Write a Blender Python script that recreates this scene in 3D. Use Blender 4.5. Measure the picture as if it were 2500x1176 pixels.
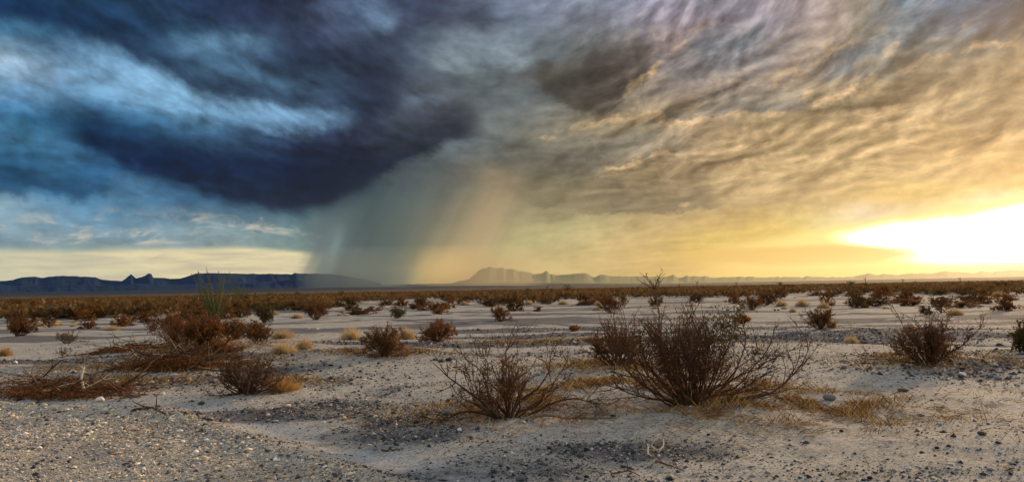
import bpy, math, random
import numpy as np
from mathutils import Vector, Matrix

for o in list(bpy.data.objects):
    bpy.data.objects.remove(o, do_unlink=True)
SC = bpy.context.scene
COL = SC.collection
R = math.radians

# ------------------------------------------------------------------ camera
W0, H0 = 2500.0, 1176.0
FPX = 1785.0                       # focal length in photo pixels
CAM_H = 1.62
PITCH, ROLL = R(3.75), R(1.03)
cd = bpy.data.cameras.new('camera')
cam = bpy.data.objects.new('camera', cd)
COL.objects.link(cam)
cd.sensor_width = 36.0
cd.lens = 36.0 * FPX / W0
cd.clip_start = 0.1
cd.clip_end = 200000.0
cam.matrix_world = (Matrix.Translation((0, 0, CAM_H)) @ Matrix.Rotation(R(90) + PITCH, 4, 'X')
                    @ Matrix.Rotation(-ROLL, 4, 'Z'))
SC.camera = cam
CAMM = np.array(cam.matrix_world.to_3x3())

def ray(px, py):
    d = CAMM @ np.array([(px - W0 / 2) / FPX, -(py - H0 / 2) / FPX, -1.0])
    return d / np.linalg.norm(d)

def azel(px, py):
    d = ray(px, py)
    return math.atan2(d[0], d[1]), math.asin(d[2])

def project(d):
    c = CAMM.T @ np.asarray(d, float)
    return W0 / 2 + FPX * c[0] / -c[2], H0 / 2 - FPX * c[1] / -c[2]

# ------------------------------------------------------------------ light
SUN_AZ, SUN_EL = R(42.0), R(11.0)
sd = bpy.data.lights.new('sun', 'SUN')
sd.energy = 4.6
sd.angle = R(2.5)
sd.color = (1.0, 0.66, 0.36)
sun = bpy.data.objects.new('sun', sd)
COL.objects.link(sun)
sv = Vector((math.sin(SUN_AZ) * math.cos(SUN_EL), math.cos(SUN_AZ) * math.cos(SUN_EL), math.sin(SUN_EL)))
sun.rotation_euler = (-sv).to_track_quat('-Z', 'Y').to_euler()
sun.location = (60, 80, 40)

SC.view_settings.view_transform = 'Standard'
SC.view_settings.look = 'None'
SC.view_settings.exposure = 0.0
SC.view_settings.gamma = 1.0
SC.view_settings.use_curve_mapping = False
SC.render.engine = 'CYCLES'
SC.cycles.max_bounces = 6
SC.cycles.diffuse_bounces = 3
SC.cycles.transparent_max_bounces = 8
SC.cycles.volume_bounces = 0
SC.cycles.use_denoising = True

# ------------------------------------------------------------------ node helper
class NT:
    def __init__(s, tree):
        s.t = tree; tree.nodes.clear()
    def n(s, typ, ins=None, **kw):
        nd = s.t.nodes.new(typ)
        for k, v in kw.items():
            setattr(nd, k, v)
        for k, v in (ins or {}).items():
            s.set(nd.inputs[k], v)
        return nd
    def set(s, sock, v):
        if isinstance(v, bpy.types.NodeSocket):
            s.t.links.new(v, sock)
        else:
            sock.default_value = v
    def m(s, op, a, b=0.0, c=0.0, clamp=False):
        nd = s.n('ShaderNodeMath', {0: a, 1: b, 2: c}, operation=op); nd.use_clamp = clamp
        return nd.outputs[0]
    def v(s, op, a, b=(0, 0, 0)):
        return s.n('ShaderNodeVectorMath', {0: a, 1: b}, operation=op).outputs[0]
    def scale(s, a, f):
        return s.n('ShaderNodeVectorMath', {0: a, 'Scale': f}, operation='SCALE').outputs[0]
    def comb(s, x, y, z=0.0):
        return s.n('ShaderNodeCombineXYZ', {0: x, 1: y, 2: z}).outputs[0]
    def sep(s, v):
        return s.n('ShaderNodeSeparateXYZ', {0: v}).outputs
    def mr(s, v, a, b, c=0.0, d=1.0, smooth=False):
        return s.n('ShaderNodeMapRange', {0: v, 1: a, 2: b, 3: c, 4: d},
                   interpolation_type='SMOOTHSTEP' if smooth else 'LINEAR', clamp=True).outputs[0]
    def mix(s, f, a, b, mode='MIX'):
        nd = s.n('ShaderNodeMix', data_type='RGBA', blend_type=mode)
        s.set(nd.inputs[0], f)
        for k, v in ((6, a), (7, b)):
            if not isinstance(v, bpy.types.NodeSocket) and len(v) == 3:
                v = (*v, 1)
            s.set(nd.inputs[k], v)
        return nd.outputs[2]
    def noise(s, vec, scale, detail=4.0, rough=0.55, dist=0.0, col=False):
        nd = s.n('ShaderNodeTexNoise', {'Vector': vec, 'Scale': scale, 'Detail': detail, 'Roughness': rough, 'Distortion': dist})
        return nd.outputs[1 if col else 0]

def lin(c):
    return tuple((x / 255 / 12.92) if x <= 10.3 else ((x / 255 + 0.055) / 1.055) ** 2.4 for x in c)

# ------------------------------------------------------------------ world: storm sky at sunset
# colours of the cloud deck, laid out by direction (azimuth / elevation); columns every 100 px of the
# photo's width, rows every 50 px of its height, turned below into ramps over azimuth at fixed elevations
SKY = '''
0e1c34 1c3752 34526c 28425c 263854 28344e 28324a 2a3046 464b62 64748f 38425c 3c4456 707c94 8a92aa 8c96ac 8e98aa 9696a5 98969e 96969e a59b9b b4a89b b9ac96 698290 70879b 5f7691 555f6e
44708e 3c6482 1e3752 28445c 2a3c56 2a344e 2c324a 2e344a 555a70 64738c 3a4258 3e4452 5c6676 707a8c 7d8491 878c96 969196 a59691 969498 9b9696 beac9b a59e87 698287 698294 5f737d 505555
8296a5 557da0 557da0 2d506e 345068 4b6982 465c73 30374c 343a4e 373e50 465262 768491 84929e 768491 646966 5f5f5c 7d7670 aa968c 828c91 969187 afa08a a5987d 5f767a 7d8076 697069 696252
b9c0c8 a5b4c8 87a5c3 6e96b9 3c5f7a 557089 5f7d96 323c52 2e3448 32384a 414b5a 6c7a84 69767d 5a6264 4e4e4c 55504a 877d70 828c8e 878c8a a59682 a09178 6c7670 87806c 8c846c 736c58 91805f
6e96b9 8ca5be 7da0be 8caac3 96b4c8 648ca8 5a7891 303a50 303648 343a4a 48505c 5f6970 5f696c 525454 484642 504c46 6e6962 968e82 a59682 a5967d 9b8c70 827a62 786e58 968764 8c7d5f a08e69
507da0 5582a5 5f8caf 6e96b6 7396b2 7898b2 6e8ca5 738ca5 647d94 373e50 505864 555c64 5c6469 697376 5a5a56 645f54 a59476 a8967a 8c8a7a 828478 a59473 a59470 aa9670 968764 91825f 9b8a69
467896 1e5070 37698c 2d5a7d 3c698a 557d98 415f7a 2d3c58 2c344c 2c3246 424854 484b54 697070 737876 968a73 a59673 968c6e b9a076 b9a073 aa966c b9a070 b49b6e a59166 a08c64 9b8762 968262
5582a0 507d9b 3c6987 193c5f 1e3e5c 2d4662 30415c 2a3854 242c42 282e40 485058 5f6e73 6c7676 7d7869 737062 737369 7d7869 a59470 c3a876 b49e6e b9a270 b49e6c bea06c c3a569 b99b64 b99b64
235576 1e4b6c 4b7896 0c2d50 082346 0e2442 0e203c 0c1c36 0e182e 182032 46525a 555c5f 787062 555852 69665a 827862 a59169 af966c b9a070 bea573 bea570 c3aa73 c8ac73 c6a870 bea069 b99b62
37698a 5582a0 326484 6e96b4 5f87a2 1e3e5c 0c2644 0a1c36 101e32 34424c 565f60 646962 8a7d66 736c5a 7d735c 8c8062 a08e66 b29b6e c3aa76 cdb27a d0b47a d4b67a d6b87a d6b676 d2b270 e1be5a
a5b4b9 789bb2 6991ac 55829e 507896 4b7391 2d506c 1e3a4e 344850 505e60 626c66 737264 96876c 878064 8c8262 a0946c b9a573 c3ac78 cdb47d d4b87e d8ba7a debe76 e8c869 f0d764 faf0a0 fffffa
8ca0aa 8ca2b0 7d9aac 7896a8 8a9aa4 8c9ca0 7f9296 6e8284 5a7074 586664 737668 878069 a09170 b4aa7d beb482 c8b47d cdb478 d2b673 e1be6e eecd69 fcf096 fffff0 ffffff ffffff ffffff ffffff
8c9ba0 919ca0 96a0a2 9a9f9f 8f9a9f 9a9f9c 96a09a a0a898 5f7878 586c69 787a69 968a6c afa578 beb682 cdbc84 d4bc7d dec078 f2d769 f5dc6e ebc869 f5e164 ebcd6e f0d76e ffffc8 ffffff ffffff
cdc8a0 d7cda0 d7cda0 e1d4a2 e4d7a5 e8dca5 e8dca5 e1d7a5 4b696c 556c64 8c8769 dab976 c8b278 d7be82 d4bc80 d4b978 dcbc6e dfbb6e e4c06a f0d478 f2da80 ecd07a f6e49a ffffff ffffff ffffff
d2caa0 d7cda0 dacfa0 e1d2a2 e4d6a5 e8daa5 e6d8a5 ded4a2 50696a 5a6c62 968e69 e1be73 cdb678 d7be80 d4bc80 d4b978 dcbc6e dfbb6e e4c06a f0d478 f2da80 ecd07a f6e49a ffffff ffffff ffffff
'''
SKY = np.array([[[int(c[i:i + 2], 16) for i in (0, 2, 4)] for c in row.split()] for row in SKY.strip().splitlines()], float)

def sky_rgb(px, py):
    x = min(max(px / 100.0, 0), 24.999); y = min(max(py / 50.0, 0), 13.999)
    i, j = int(x), int(y); fx, fy = x - i, y - j
    return (SKY[j, i] * (1 - fx) + SKY[j, i + 1] * fx) * (1 - fy) + (SKY[j + 1, i] * (1 - fx) + SKY[j + 1, i + 1] * fx) * fy

def build_world():
    wd = bpy.data.worlds.new('World'); SC.world = wd; wd.use_nodes = True
    t = NT(wd.node_tree)
    d = t.n('ShaderNodeTexCoord').outputs['Generated']
    x, y, z = t.sep(d)
    el = t.m('ARCSINE', t.m('MINIMUM', t.m('MAXIMUM', z, -1.0), 1.0))
    az = t.m('ARCTAN2', x, y)
    # streak coordinates: the bands of the deck fan out slowly from both sides of the storm
    dd = t.m('ADD', az, R(3))
    hy = t.m('SQRT', t.m('ADD', t.m('MULTIPLY', dd, dd), R(9) ** 2))
    fR = t.m('DIVIDE', R(29), t.m('ADD', R(29), t.m('MULTIPLY', t.m('ADD', hy, dd), 0.5)))
    fL = t.m('DIVIDE', R(18), t.m('ADD', R(18), t.m('MULTIPLY', t.m('SUBTRACT', hy, dd), 0.5)))
    ac = t.m('MULTIPLY', t.m('ADD', el, R(1.0)), t.m('MULTIPLY', fR, fL))
    lg = t.m('MULTIPLY', t.m('LOGARITHM', t.m('ADD', t.m('MAXIMUM', ac, 0.0), R(3.5)), math.e), 7.5)
    P = t.comb(t.m('MULTIPLY', az, 8.5), t.m('MULTIPLY', ac, 24.0), 0.0)
    Pb = t.comb(t.m('MULTIPLY', az, 13.0), t.m('MULTIPLY', ac, 46.0), 3.7)
    S = t.comb(t.m('MULTIPLY', az, 10.0), t.m('MULTIPLY', el, 17.0), 0.0)
    w1 = t.noise(P, 0.9, 5.0, 0.55, 0.5, col=True)
    w2 = t.noise(S, 1.9, 5.0, 0.6, 0.3, col=True)
    wx1, wy1, _ = t.sep(w1); wx2, wy2, _ = t.sep(w2)
    low = t.mr(el, R(2.5), R(7.5), 0.10, 1.0, True)
    wa = t.m('MULTIPLY', low, R(4.2)); we = t.m('MULTIPLY', low, R(2.2))
    az_w = t.m('ADD', az, t.m('ADD', t.m('MULTIPLY', t.m('SUBTRACT', wx1, 0.5), wa), t.m('MULTIPLY', t.m('SUBTRACT', wx2, 0.5), t.m('MULTIPLY', low, R(3.2)))))
    el_w = t.m('ADD', el, t.m('ADD', t.m('MULTIPLY', t.m('SUBTRACT', wy1, 0.5), we), t.m('MULTIPLY', t.m('SUBTRACT', wy2, 0.5), t.m('MULTIPLY', low, R(2.2)))))
    A0, A1 = R(-39), R(39)
    u = t.mr(az_w, A0, A1)
    els = [R(e) for e in np.linspace(0.2, 21.8, 20)]
    res = None
    for k, e in enumerate(els):
        rp = t.n('ShaderNodeValToRGB', {0: u})
        cr = rp.color_ramp; cr.interpolation = 'LINEAR'
        N = 32
        while len(cr.elements) < N:
            cr.elements.new(0.5)
        for i in range(N):
            a = A0 + (A1 - A0) * i / (N - 1)
            px, py = project((math.sin(a) * math.cos(e), math.cos(a) * math.cos(e), math.sin(e)))
            cr.elements[i].position = i / (N - 1)
            cr.elements[i].color = (*lin(sky_rgb(px, py)), 1)
        c = rp.outputs[0]
        res = c if res is None else t.mix(t.mr(el_w, els[k - 1], e), res, c)
    def func(x, pts, px_x=True):          # piecewise-linear function node: photo points -> lookup over azimuth
        q = sorted(azel(*pt) for pt in pts)
        lo_, hi_ = min(e for _, e in q), max(e for _, e in q)
        rp = t.n('ShaderNodeValToRGB', {0: t.mr(x, q[0][0], q[-1][0])}); cr = rp.color_ramp
        while len(cr.elements) < len(q): cr.elements.new(.5)
        for i, (a_, e_) in enumerate(q):
            cr.elements[i].position = (a_ - q[0][0]) / (q[-1][0] - q[0][0]); v_ = (e_ - lo_) / (hi_ - lo_); cr.elements[i].color = (v_, v_, v_, 1)
        return t.m('ADD', t.m('MULTIPLY', t.sep(rp.outputs[0])[0], hi_ - lo_), lo_)
    # firm cloud shapes inside the deck: (edge through photo points, colour, fade up, fade down, strength)
    wobA = t.m('ADD', t.m('MULTIPLY', t.m('SUBTRACT', wy1, 0.5), R(2.2)), t.m('MULTIPLY', t.m('SUBTRACT', wy2, 0.5), R(1.5)))
    nF = t.noise(t.comb(t.m('MULTIPLY', az, 16.0), t.m('MULTIPLY', ac, 40.0), 4.4), 1.6, 4.0, 0.6)
    wobA = t.m('ADD', wobA, t.m('MULTIPLY', t.m('SUBTRACT', nF, 0.5), R(3.0)))
    brk2 = t.mr(nF, 0.40, 0.56, 0.0, 1.0, True)
    brk = t.mr(wx1, 0.36, 0.56, 0.35, 1.0, True)
    def band(res, pts, col, up, dn, alpha, wob=1.0, soft=2.5, breakup=False, col2=None):
        q = sorted(azel(*pt)[0] for pt in pts)
        d = t.m('SUBTRACT', el, t.m('ADD', func(az, pts), t.m('MULTIPLY', wobA, wob)))
        f = t.m('MULTIPLY', t.mr(d, R(-dn), R(dn * 0.4), 0, alpha, True), t.mr(d, R(up), R(dn * 0.4), 0, 1, True))
        f = t.m('MULTIPLY', f, t.m('MULTIPLY', t.mr(az, q[0], q[0] + R(soft), 0, 1, True), t.mr(az, q[-1], q[-1] - R(soft), 0, 1, True)))
        if breakup: f = t.m('MULTIPLY', f, t.m('MULTIPLY', brk, brk2))
        c = (*lin(col), 1)
        if col2: c = t.mix(t.mr(az, q[0], q[-1]), c, (*lin(col2), 1))
        return t.mix(f, res, c)
    # left: bright blue-white bank under the top shelf, then the shelves themselves
    res = band(res, ((120, 215), (260, 205), (400, 235), (520, 268), (640, 290), (800, 300), (900, 296)), (134, 166, 194), 4.6, 1.6, 0.75, 1.0, 4)
    res = band(res, ((-200, 0), (0, 30), (120, 50), (220, 82), (320, 128), (420, 178), (520, 226), (620, 250), (740, 262), (900, 280), (1000, 262)), (18, 46, 78), 5.0, 0.9, 0.85, 0.7, 2, col2=(36, 44, 62))
    res = band(res, ((380, 120), (480, 108), (600, 110), (700, 140)), (104, 134, 158), 1.3, 1.0, 0.6, 0.7, 3)
    res = band(res, ((430, 160), (560, 180), (680, 215), (760, 240)), (90, 120, 146), 1.2, 0.9, 0.55, 0.8, 3)
    res = band(res, ((-200, 452), (0, 452), (100, 468), (200, 482), (270, 474), (320, 440)), (22, 68, 102), 2.7, 0.7, 0.8, 0.9, 2)
    res = band(res, ((100, 300), (200, 345), (300, 395), (400, 432), (500, 466), (600, 492), (680, 504), (760, 498), (830, 478), (900, 444), (960, 404), (1020, 378), (1100, 350), (1200, 322)), (0, 26, 60), 4.2, 0.8, 0.9, 0.7, 3, col2=(24, 34, 50))
    res = band(res, ((380, 350), (500, 345), (640, 352), (760, 368)), (62, 92, 122), 1.0, 0.6, 0.5, 0.9, 3, True)
    # middle: pale lens, brown-grey wedge
    res = band(res, ((1020, 146), (1120, 158), (1250, 156), (1400, 140)), (132, 146, 156), 2.0, 0.7, 0.85, 0.5, 2.5)
    res = band(res, ((960, 262), (1040, 250), (1120, 252)), (104, 116, 134), 1.0, 0.6, 0.7, 0.5, 2)
    res = band(res, ((1270, 165), (1340, 215), (1420, 270), (1470, 276), (1540, 236), (1610, 190)), (70, 67, 62), 4.4, 0.5, 0.88, 0.8, 2)
    res = band(res, ((880, 66), (940, 72), (990, 60)), (122, 142, 168), 2.0, 0.7, 0.75, 0.4, 1.6)
    # right: grey deck with a lit lower edge, blue-grey patches, long gilded streaks
    res = band(res, ((1230, 470), (1300, 498), (1400, 516), (1480, 526), (1560, 520), (1680, 508), (1800, 496)), (132, 121, 94), 3.6, 0.3, 0.8, 0.8, 3)
    res = band(res, ((1660, 122), (1720, 132), (1800, 126), (1880, 100)), (118, 128, 130), 2.4, 0.4, 0.85, 0.6, 1.5)
    res = band(res, ((1960, 210), (2050, 180), (2150, 130), (2250, 92), (2380, 70), (2560, 60)), (98, 118, 124), 2.6, 0.4, 0.8, 0.8, 3, col2=(92, 100, 108))
    res = band(res, ((1560, 306), (1700, 290), (1820, 268), (1920, 262), (2010, 248)), (128, 126, 112), 1.2, 0.3, 0.85, 0.5, 2)
    res = band(res, ((1280, 440), (1360, 442), (1460, 420), (1560, 404)), (82, 84, 78), 1.2, 0.3, 0.8, 0.7, 2, True)
    res = band(res, ((1900, 300), (2100, 262), (2300, 205), (2540, 160)), (126, 114, 86), 1.3, 0.5, 0.7, 0.6, 4)
    for k, pts in enumerate((((1260, 352), (1450, 316), (1660, 302), (1900, 276), (2050, 243), (2200, 190), (2350, 152), (2560, 108)), ((1400, 444), (1560, 408), (1700, 384), (1900, 345), (2060, 305), (2200, 262), (2560, 205)),
                             ((1660, 425), (1950, 402), (2100, 386), (2250, 362), (2560, 330)), ((1540, 70), (1640, 118), (1720, 66), (1800, 20)), ((1480, 268), (1560, 222), (1620, 150), (1700, 90), (1780, 60)), ((1800, 250), (1950, 190), (2080, 120), (2200, 40)),
                             ((1700, 240), (1850, 170), (1960, 80), (2020, 10)), ((2000, 330), (2200, 300), (2400, 255), (2560, 235)), ((2100, 190), (2200, 140), (2330, 90), (2450, 50)))):
        res = band(res, pts, (214, 182, 130) if k != 3 else (190, 168, 155), 0.75, 0.45, 0.75, 1.3, 4, True)
    # light and dark streaks inside the deck
    n1 = t.noise(P, 1.6, 5.0, 0.55, 0.5)
    n2 = t.noise(Pb, 1.6, 4.0, 0.55, 0.4)
    n3 = t.noise(S, 5.0, 4.0, 0.55, 0.4)
    right = t.mr(az, R(2), R(14), 0, 1, True)
    hi = t.mr(el, R(1.5), R(6.0), 0, 1, True)
    rain = t.m('MULTIPLY', t.mr(az, R(-16), R(-12), 0, 1, True), t.mr(az, R(4), R(-2), 0, 1, True))
    rain = t.m('MULTIPLY', rain, t.mr(el, R(11), R(7), 0, 1, True))
    det = t.m('ADD', t.m('MULTIPLY', t.m('SUBTRACT', n1, 0.5), t.mr(right, 0, 1, 1.3, 0.6)), t.m('ADD', t.m('MULTIPLY', t.m('SUBTRACT', n2, 0.5), t.mr(right, 0, 1, 0.8, 0.4)), t.m('MULTIPLY', t.m('SUBTRACT', n3, 0.5), 0.6)))
    amp = t.m('MULTIPLY', t.mr(el, R(0.5), R(7.0), 0.25, 1.0), t.m('SUBTRACT', 1.0, t.m('MULTIPLY', rain, 0.85)))
    gain = t.m('MAXIMUM', t.m('ADD', 1.0, t.m('MULTIPLY', det, amp)), 0.25)
    res = t.scale(res, gain)
    res = t.v('MULTIPLY', res, t.mix(right, t.mix(t.mr(az, R(-4), R(-14), 0, 1, True), (1, 1, 1, 1), (0.80, 0.97, 1.04, 1)), (0.86, 0.83, 0.93, 1)))
    # relief of the torn streaks, lit from the sun's side
    Pr = t.comb(t.m('MULTIPLY', az, 10.0), lg, 9.1)
    nE0 = t.noise(Pr, 1.05, 5.5, 0.55, 0.3)
    nE1 = t.noise(t.v('ADD', Pr, (0.08, -0.15, 0.0)), 1.05, 5.5, 0.55, 0.3)
    em = t.m('MULTIPLY', t.m('SUBTRACT', nE0, nE1), t.mr(t.m('ABSOLUTE', dd), R(2), R(13), 1.8, 4.8, True))
    emf = t.m('MULTIPLY', em, t.m('MULTIPLY', t.mr(right, 0, 1, 0.6, 1.0), t.m('MULTIPLY', t.mr(el, R(4.5), R(10.0), 0.12, 1, True), t.m('SUBTRACT', 1.0, t.m('MULTIPLY', rain, 0.9)))))
    res = t.scale(res, t.m('MAXIMUM', t.m('ADD', 1.0, emf), 0.35))
    res = t.v('ADD', res, t.scale(t.comb(0.17, 0.12, 0.06), t.m('MULTIPLY', t.m('MAXIMUM', emf, 0.0), right)))
    # the flat-based cumulus line in front of the pale gap at the left
    pf = t.noise(t.comb(t.m('MULTIPLY', az, 17.0), t.m('MULTIPLY', el, 46.0), 2.0), 1.0, 5.0, 0.62, 0.6)
    cb = t.m('ADD', func(az, ((-300, 612), (0, 609), (200, 612), (300, 608), (480, 606), (600, 604), (700, 612), (760, 616))), t.m('MULTIPLY', t.m('SUBTRACT', pf, 0.5), R(0.35)))
    leftm = t.mr(az, R(-13.5), R(-16.0), 0, 1, True)
    gapf = t.m('MULTIPLY', leftm, t.mr(el, t.m('ADD', cb, R(0.25)), t.m('SUBTRACT', cb, R(0.30)), 0, 1, True))
    sh = t.noise(t.comb(t.m('MULTIPLY', az, 14.0), t.m('MULTIPLY', el, 110.0), 5.0), 1.0, 4.0, 0.55, 0.3)
    gapc = t.mix(t.mr(sh, 0.35, 0.65), (*lin((206, 196, 166)), 1), (*lin((240, 226, 178)), 1))
    gapc = t.mix(t.mr(az, R(-25), R(-36), 0, 0.6), gapc, (*lin((192, 192, 174)), 1))
    res = t.mix(gapf, res, gapc)
    ph = t.m('SUBTRACT', el, cb)
    puff = t.m('MULTIPLY', t.m('MULTIPLY', leftm, t.mr(ph, R(0.05), R(0.5), 0, 1, True)), t.mr(ph, R(3.4), R(0.9), 0, 1, True))
    res = t.mix(t.m('MULTIPLY', puff, t.m('MULTIPLY', t.mr(pf, 0.47, 0.62, 0, 0.8, True), t.mr(wx2, 0.38, 0.58, 0.05, 1, True))), res, (*lin((214, 206, 188)), 1))
    res = t.mix(t.m('MULTIPLY', puff, t.mr(pf, 0.50, 0.36, 0, 0.4, True)), res, (*lin((104, 126, 140)), 1))
    # rain falling out of the cloud base: slanted soft streaks, a firm left edge, a sunlit foot
    sl = t.m('ADD', az, t.m('MULTIPLY', el, -0.55))
    nr = t.noise(t.comb(t.m('MULTIPLY', sl, 34.0), t.m('MULTIPLY', el, 1.6), 0), 1.0, 3.0, 0.5)
    res = t.scale(res, t.m('ADD', 1.0, t.m('MULTIPLY', t.m('MULTIPLY', t.m('SUBTRACT', nr, 0.5), 0.65), rain)))
    ed = t.m('ADD', R(-15.7), t.m('ADD', t.m('MULTIPLY', t.m('POWER', t.m('MAXIMUM', t.m('SUBTRACT', R(2.2), el), 0.0), 2.0), -28.0), t.m('MULTIPLY', t.m('SUBTRACT', nr, 0.5), R(2.2))))
    ra = t.m('MULTIPLY', t.mr(az, t.m('SUBTRACT', ed, R(0.7)), t.m('ADD', ed, R(1.0)), 0, 1, True), t.mr(az, R(-5.5), R(-11.5), 0, 1, True))
    ra = t.m('MULTIPLY', ra, t.mr(t.m('SUBTRACT', el, t.m('MULTIPLY', t.m('SUBTRACT', az, ed), 0.3)), R(6.5), R(4.4), 0, 1, True))
    ra = t.m('MULTIPLY', ra, t.mr(nr, 0.3, 0.7, 1.08, 0.8))
    res = t.mix(t.m('MULTIPLY', ra, 0.88), res, t.mix(t.mr(t.m('SUBTRACT', az, ed), 0, R(4.5)), (*lin((104, 120, 124)), 1), (*lin((72, 88, 90)), 1)))
    lnw = t.m('DIVIDE', t.m('SUBTRACT', t.m('SUBTRACT', az, ed), t.m('ADD', R(1.2), t.m('MULTIPLY', el, 0.22))), R(0.55))
    ln = t.m('MULTIPLY', t.m('EXPONENT', t.m('MULTIPLY', t.m('MULTIPLY', lnw, lnw), -1.0)), t.mr(el, R(5.8), R(3.6), 0, 1, True))
    res = t.mix(t.m('MULTIPLY', ln, 0.45), res, (*lin((136, 158, 155)), 1))
    b0, b1 = azel(1240, 400), azel(1120, 680)
    bc = t.m('ADD', b1[0], t.m('MULTIPLY', t.m('SUBTRACT', el, b1[1]), (b0[0] - b1[0]) / (b0[1] - b1[1])))
    bw = t.m('DIVIDE', t.m('SUBTRACT', t.m('SUBTRACT', az, bc), t.m('MULTIPLY', t.m('SUBTRACT', nr, 0.5), R(1.5))), R(1.5))
    bf = t.m('MULTIPLY', t.m('EXPONENT', t.m('MULTIPLY', t.m('MULTIPLY', bw, bw), -1.0)), t.mr(el, R(10.0), R(4.0), 0, 0.6, True))
    res = t.mix(bf, res, (*lin((186, 162, 124)), 1))
    f0, e0 = azel(1105, 668)
    fx = t.m('DIVIDE', t.m('SUBTRACT', az, f0), R(2.3)); fy = t.m('DIVIDE', t.m('SUBTRACT', el, e0), R(1.3))
    res = t.mix(t.m('MULTIPLY', t.m('EXPONENT', t.m('MULTIPLY', t.m('ADD', t.m('MULTIPLY', fx, fx), t.m('MULTIPLY', fy, fy)), -1.0)), 0.95), res, (*lin((246, 206, 132)), 1))
    # the burnt-out gap where the sun stands behind thin cloud, under a firm cloud edge
    wob = t.m('MULTIPLY', t.m('SUBTRACT', t.noise(t.comb(t.m('MULTIPLY', az, 22.0), t.m('MULTIPLY', el, 30.0), 7.0), 1.0, 4.0), 0.5), R(0.5))
    top = t.m('ADD', func(az, ((1500, 628), (1660, 606), (1800, 588), (2000, 556), (2100, 534), (2200, 516), (2350, 500), (2500, 468), (2900, 400))), wob)
    dlt = t.m('SUBTRACT', top, el)
    on = t.m('MULTIPLY', t.mr(dlt, R(-0.25), R(0.7), 0, 1, True), t.mr(az, R(11), R(17.5), 0, 1, True))
    wht = t.m('MULTIPLY', t.mr(dlt, R(0.3), R(1.7), 0, 1, True), t.mr(t.m('ADD', az, t.m('MULTIPLY', el, 2.3)), R(30.0), R(34.0), 0, 1, True))
    gl = t.mix(t.mr(az, R(14), R(22)), (*lin((240, 198, 112)), 1), (*lin((248, 226, 140)), 1))
    gl = t.mix(wht, gl, (1.0, 0.98, 0.93))
    gl = t.mix(t.mr(el, R(1.9), R(0.6), 0, 0.95, True), gl, (*lin((240, 206, 118)), 1))
    # the bar of cloud lying inside the glow
    ax0, ex0 = azel(1960, 623); ax1, ex1 = azel(2280, 606)
    bx = t.m('DIVIDE', t.m('SUBTRACT', az, ax0), R(9.5)); by = t.m('DIVIDE', t.m('SUBTRACT', t.m('SUBTRACT', el, ex0), t.m('MULTIPLY', t.m('SUBTRACT', az, ax0), -0.02)), R(0.85))
    bar = t.mr(t.m('ADD', t.m('ADD', t.m('MULTIPLY', bx, bx), t.m('MULTIPLY', by, by)), t.m('MULTIPLY', t.m('SUBTRACT', pf, 0.5), 0.9)), 1.15, 0.25, 0, 1, True)
    gl = t.mix(t.m('MULTIPLY', bar, 0.9), gl, (*lin((230, 190, 105)), 1))
    res = t.mix(on, res, gl)
    hot = t.m('MULTIPLY', t.m('MULTIPLY', on, wht), t.m('MULTIPLY', t.m('SUBTRACT', 1.0, bar), t.mr(el, R(0.8), R(2.4), 0, 1, True)))
    res = t.scale(res, t.m('ADD', 1.0, t.m('MULTIPLY', hot, 3.0)))
    # overhead and behind the viewer the deck thins to pale broken cloud under a Nishita sky
    sky = t.n('ShaderNodeTexSky', sky_type='NISHITA')
    sky.sun_disc = False; sky.sun_elevation = SUN_EL; sky.sun_rotation = SUN_AZ
    sky.air_density = 1.0; sky.dust_density = 2.0
    out_f = t.m('MAXIMUM', t.mr(el, R(22), R(48), 0, 1, True), t.mr(t.m('ABSOLUTE', az), R(44), R(95), 0, 1, True))
    nb = t.noise(d, 2.6, 5.0, 0.55, 0.5)
    back = t.v('ADD', t.scale(sky.outputs[0], 0.06), t.scale(t.comb(0.95, 0.97, 1.0), t.mr(nb, 0.25, 0.75, BACK_LO, BACK_HI)))
    res = t.mix(out_f, res, back)
    bg = t.n('ShaderNodeBackground', {0: t.scale(res, 10.0), 1: 0.1})
    t.t.links.new(bg.outputs[0], t.n('ShaderNodeOutputWorld').inputs[0])
BACK_LO, BACK_HI = 0.30, 0.62
build_world()

# ------------------------------------------------------------------ small tools
def _hash(ix, iy, seed):
    h = (ix.astype(np.int64) * 374761393 + iy.astype(np.int64) * 668265263 + seed * 974711) & 0x7fffffff
    h = ((h ^ (h >> 13)) * 1274126177) & 0x7fffffff
    return ((h ^ (h >> 16)) & 0xffff) / 65535.0

def vnoise(x, y, seed=0):
    x = np.asarray(x, float); y = np.asarray(y, float)
    ix, iy = np.floor(x), np.floor(y); fx, fy = x - ix, y - iy
    fx = fx * fx * fx * (fx * (fx * 6 - 15) + 10); fy = fy * fy * fy * (fy * (fy * 6 - 15) + 10)
    a = _hash(ix, iy, seed); b = _hash(ix + 1, iy, seed); c = _hash(ix, iy + 1, seed); d = _hash(ix + 1, iy + 1, seed)
    return (a * (1 - fx) + b * fx) * (1 - fy) + (c * (1 - fx) + d * fx) * fy - 0.5

def fbm(x, y, seed=0, oct=4, gain=0.5):
    s = 0.0; a = 1.0
    for k in range(oct):
        s = s + a * vnoise(x * 2 ** k + 17.3 * k, y * 2 ** k - 9.1 * k, seed + k); a *= gain
    return s

def sstep(a, b, x):
    t = np.clip((x - a) / (b - a), 0, 1); return t * t * (3 - 2 * t)

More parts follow.
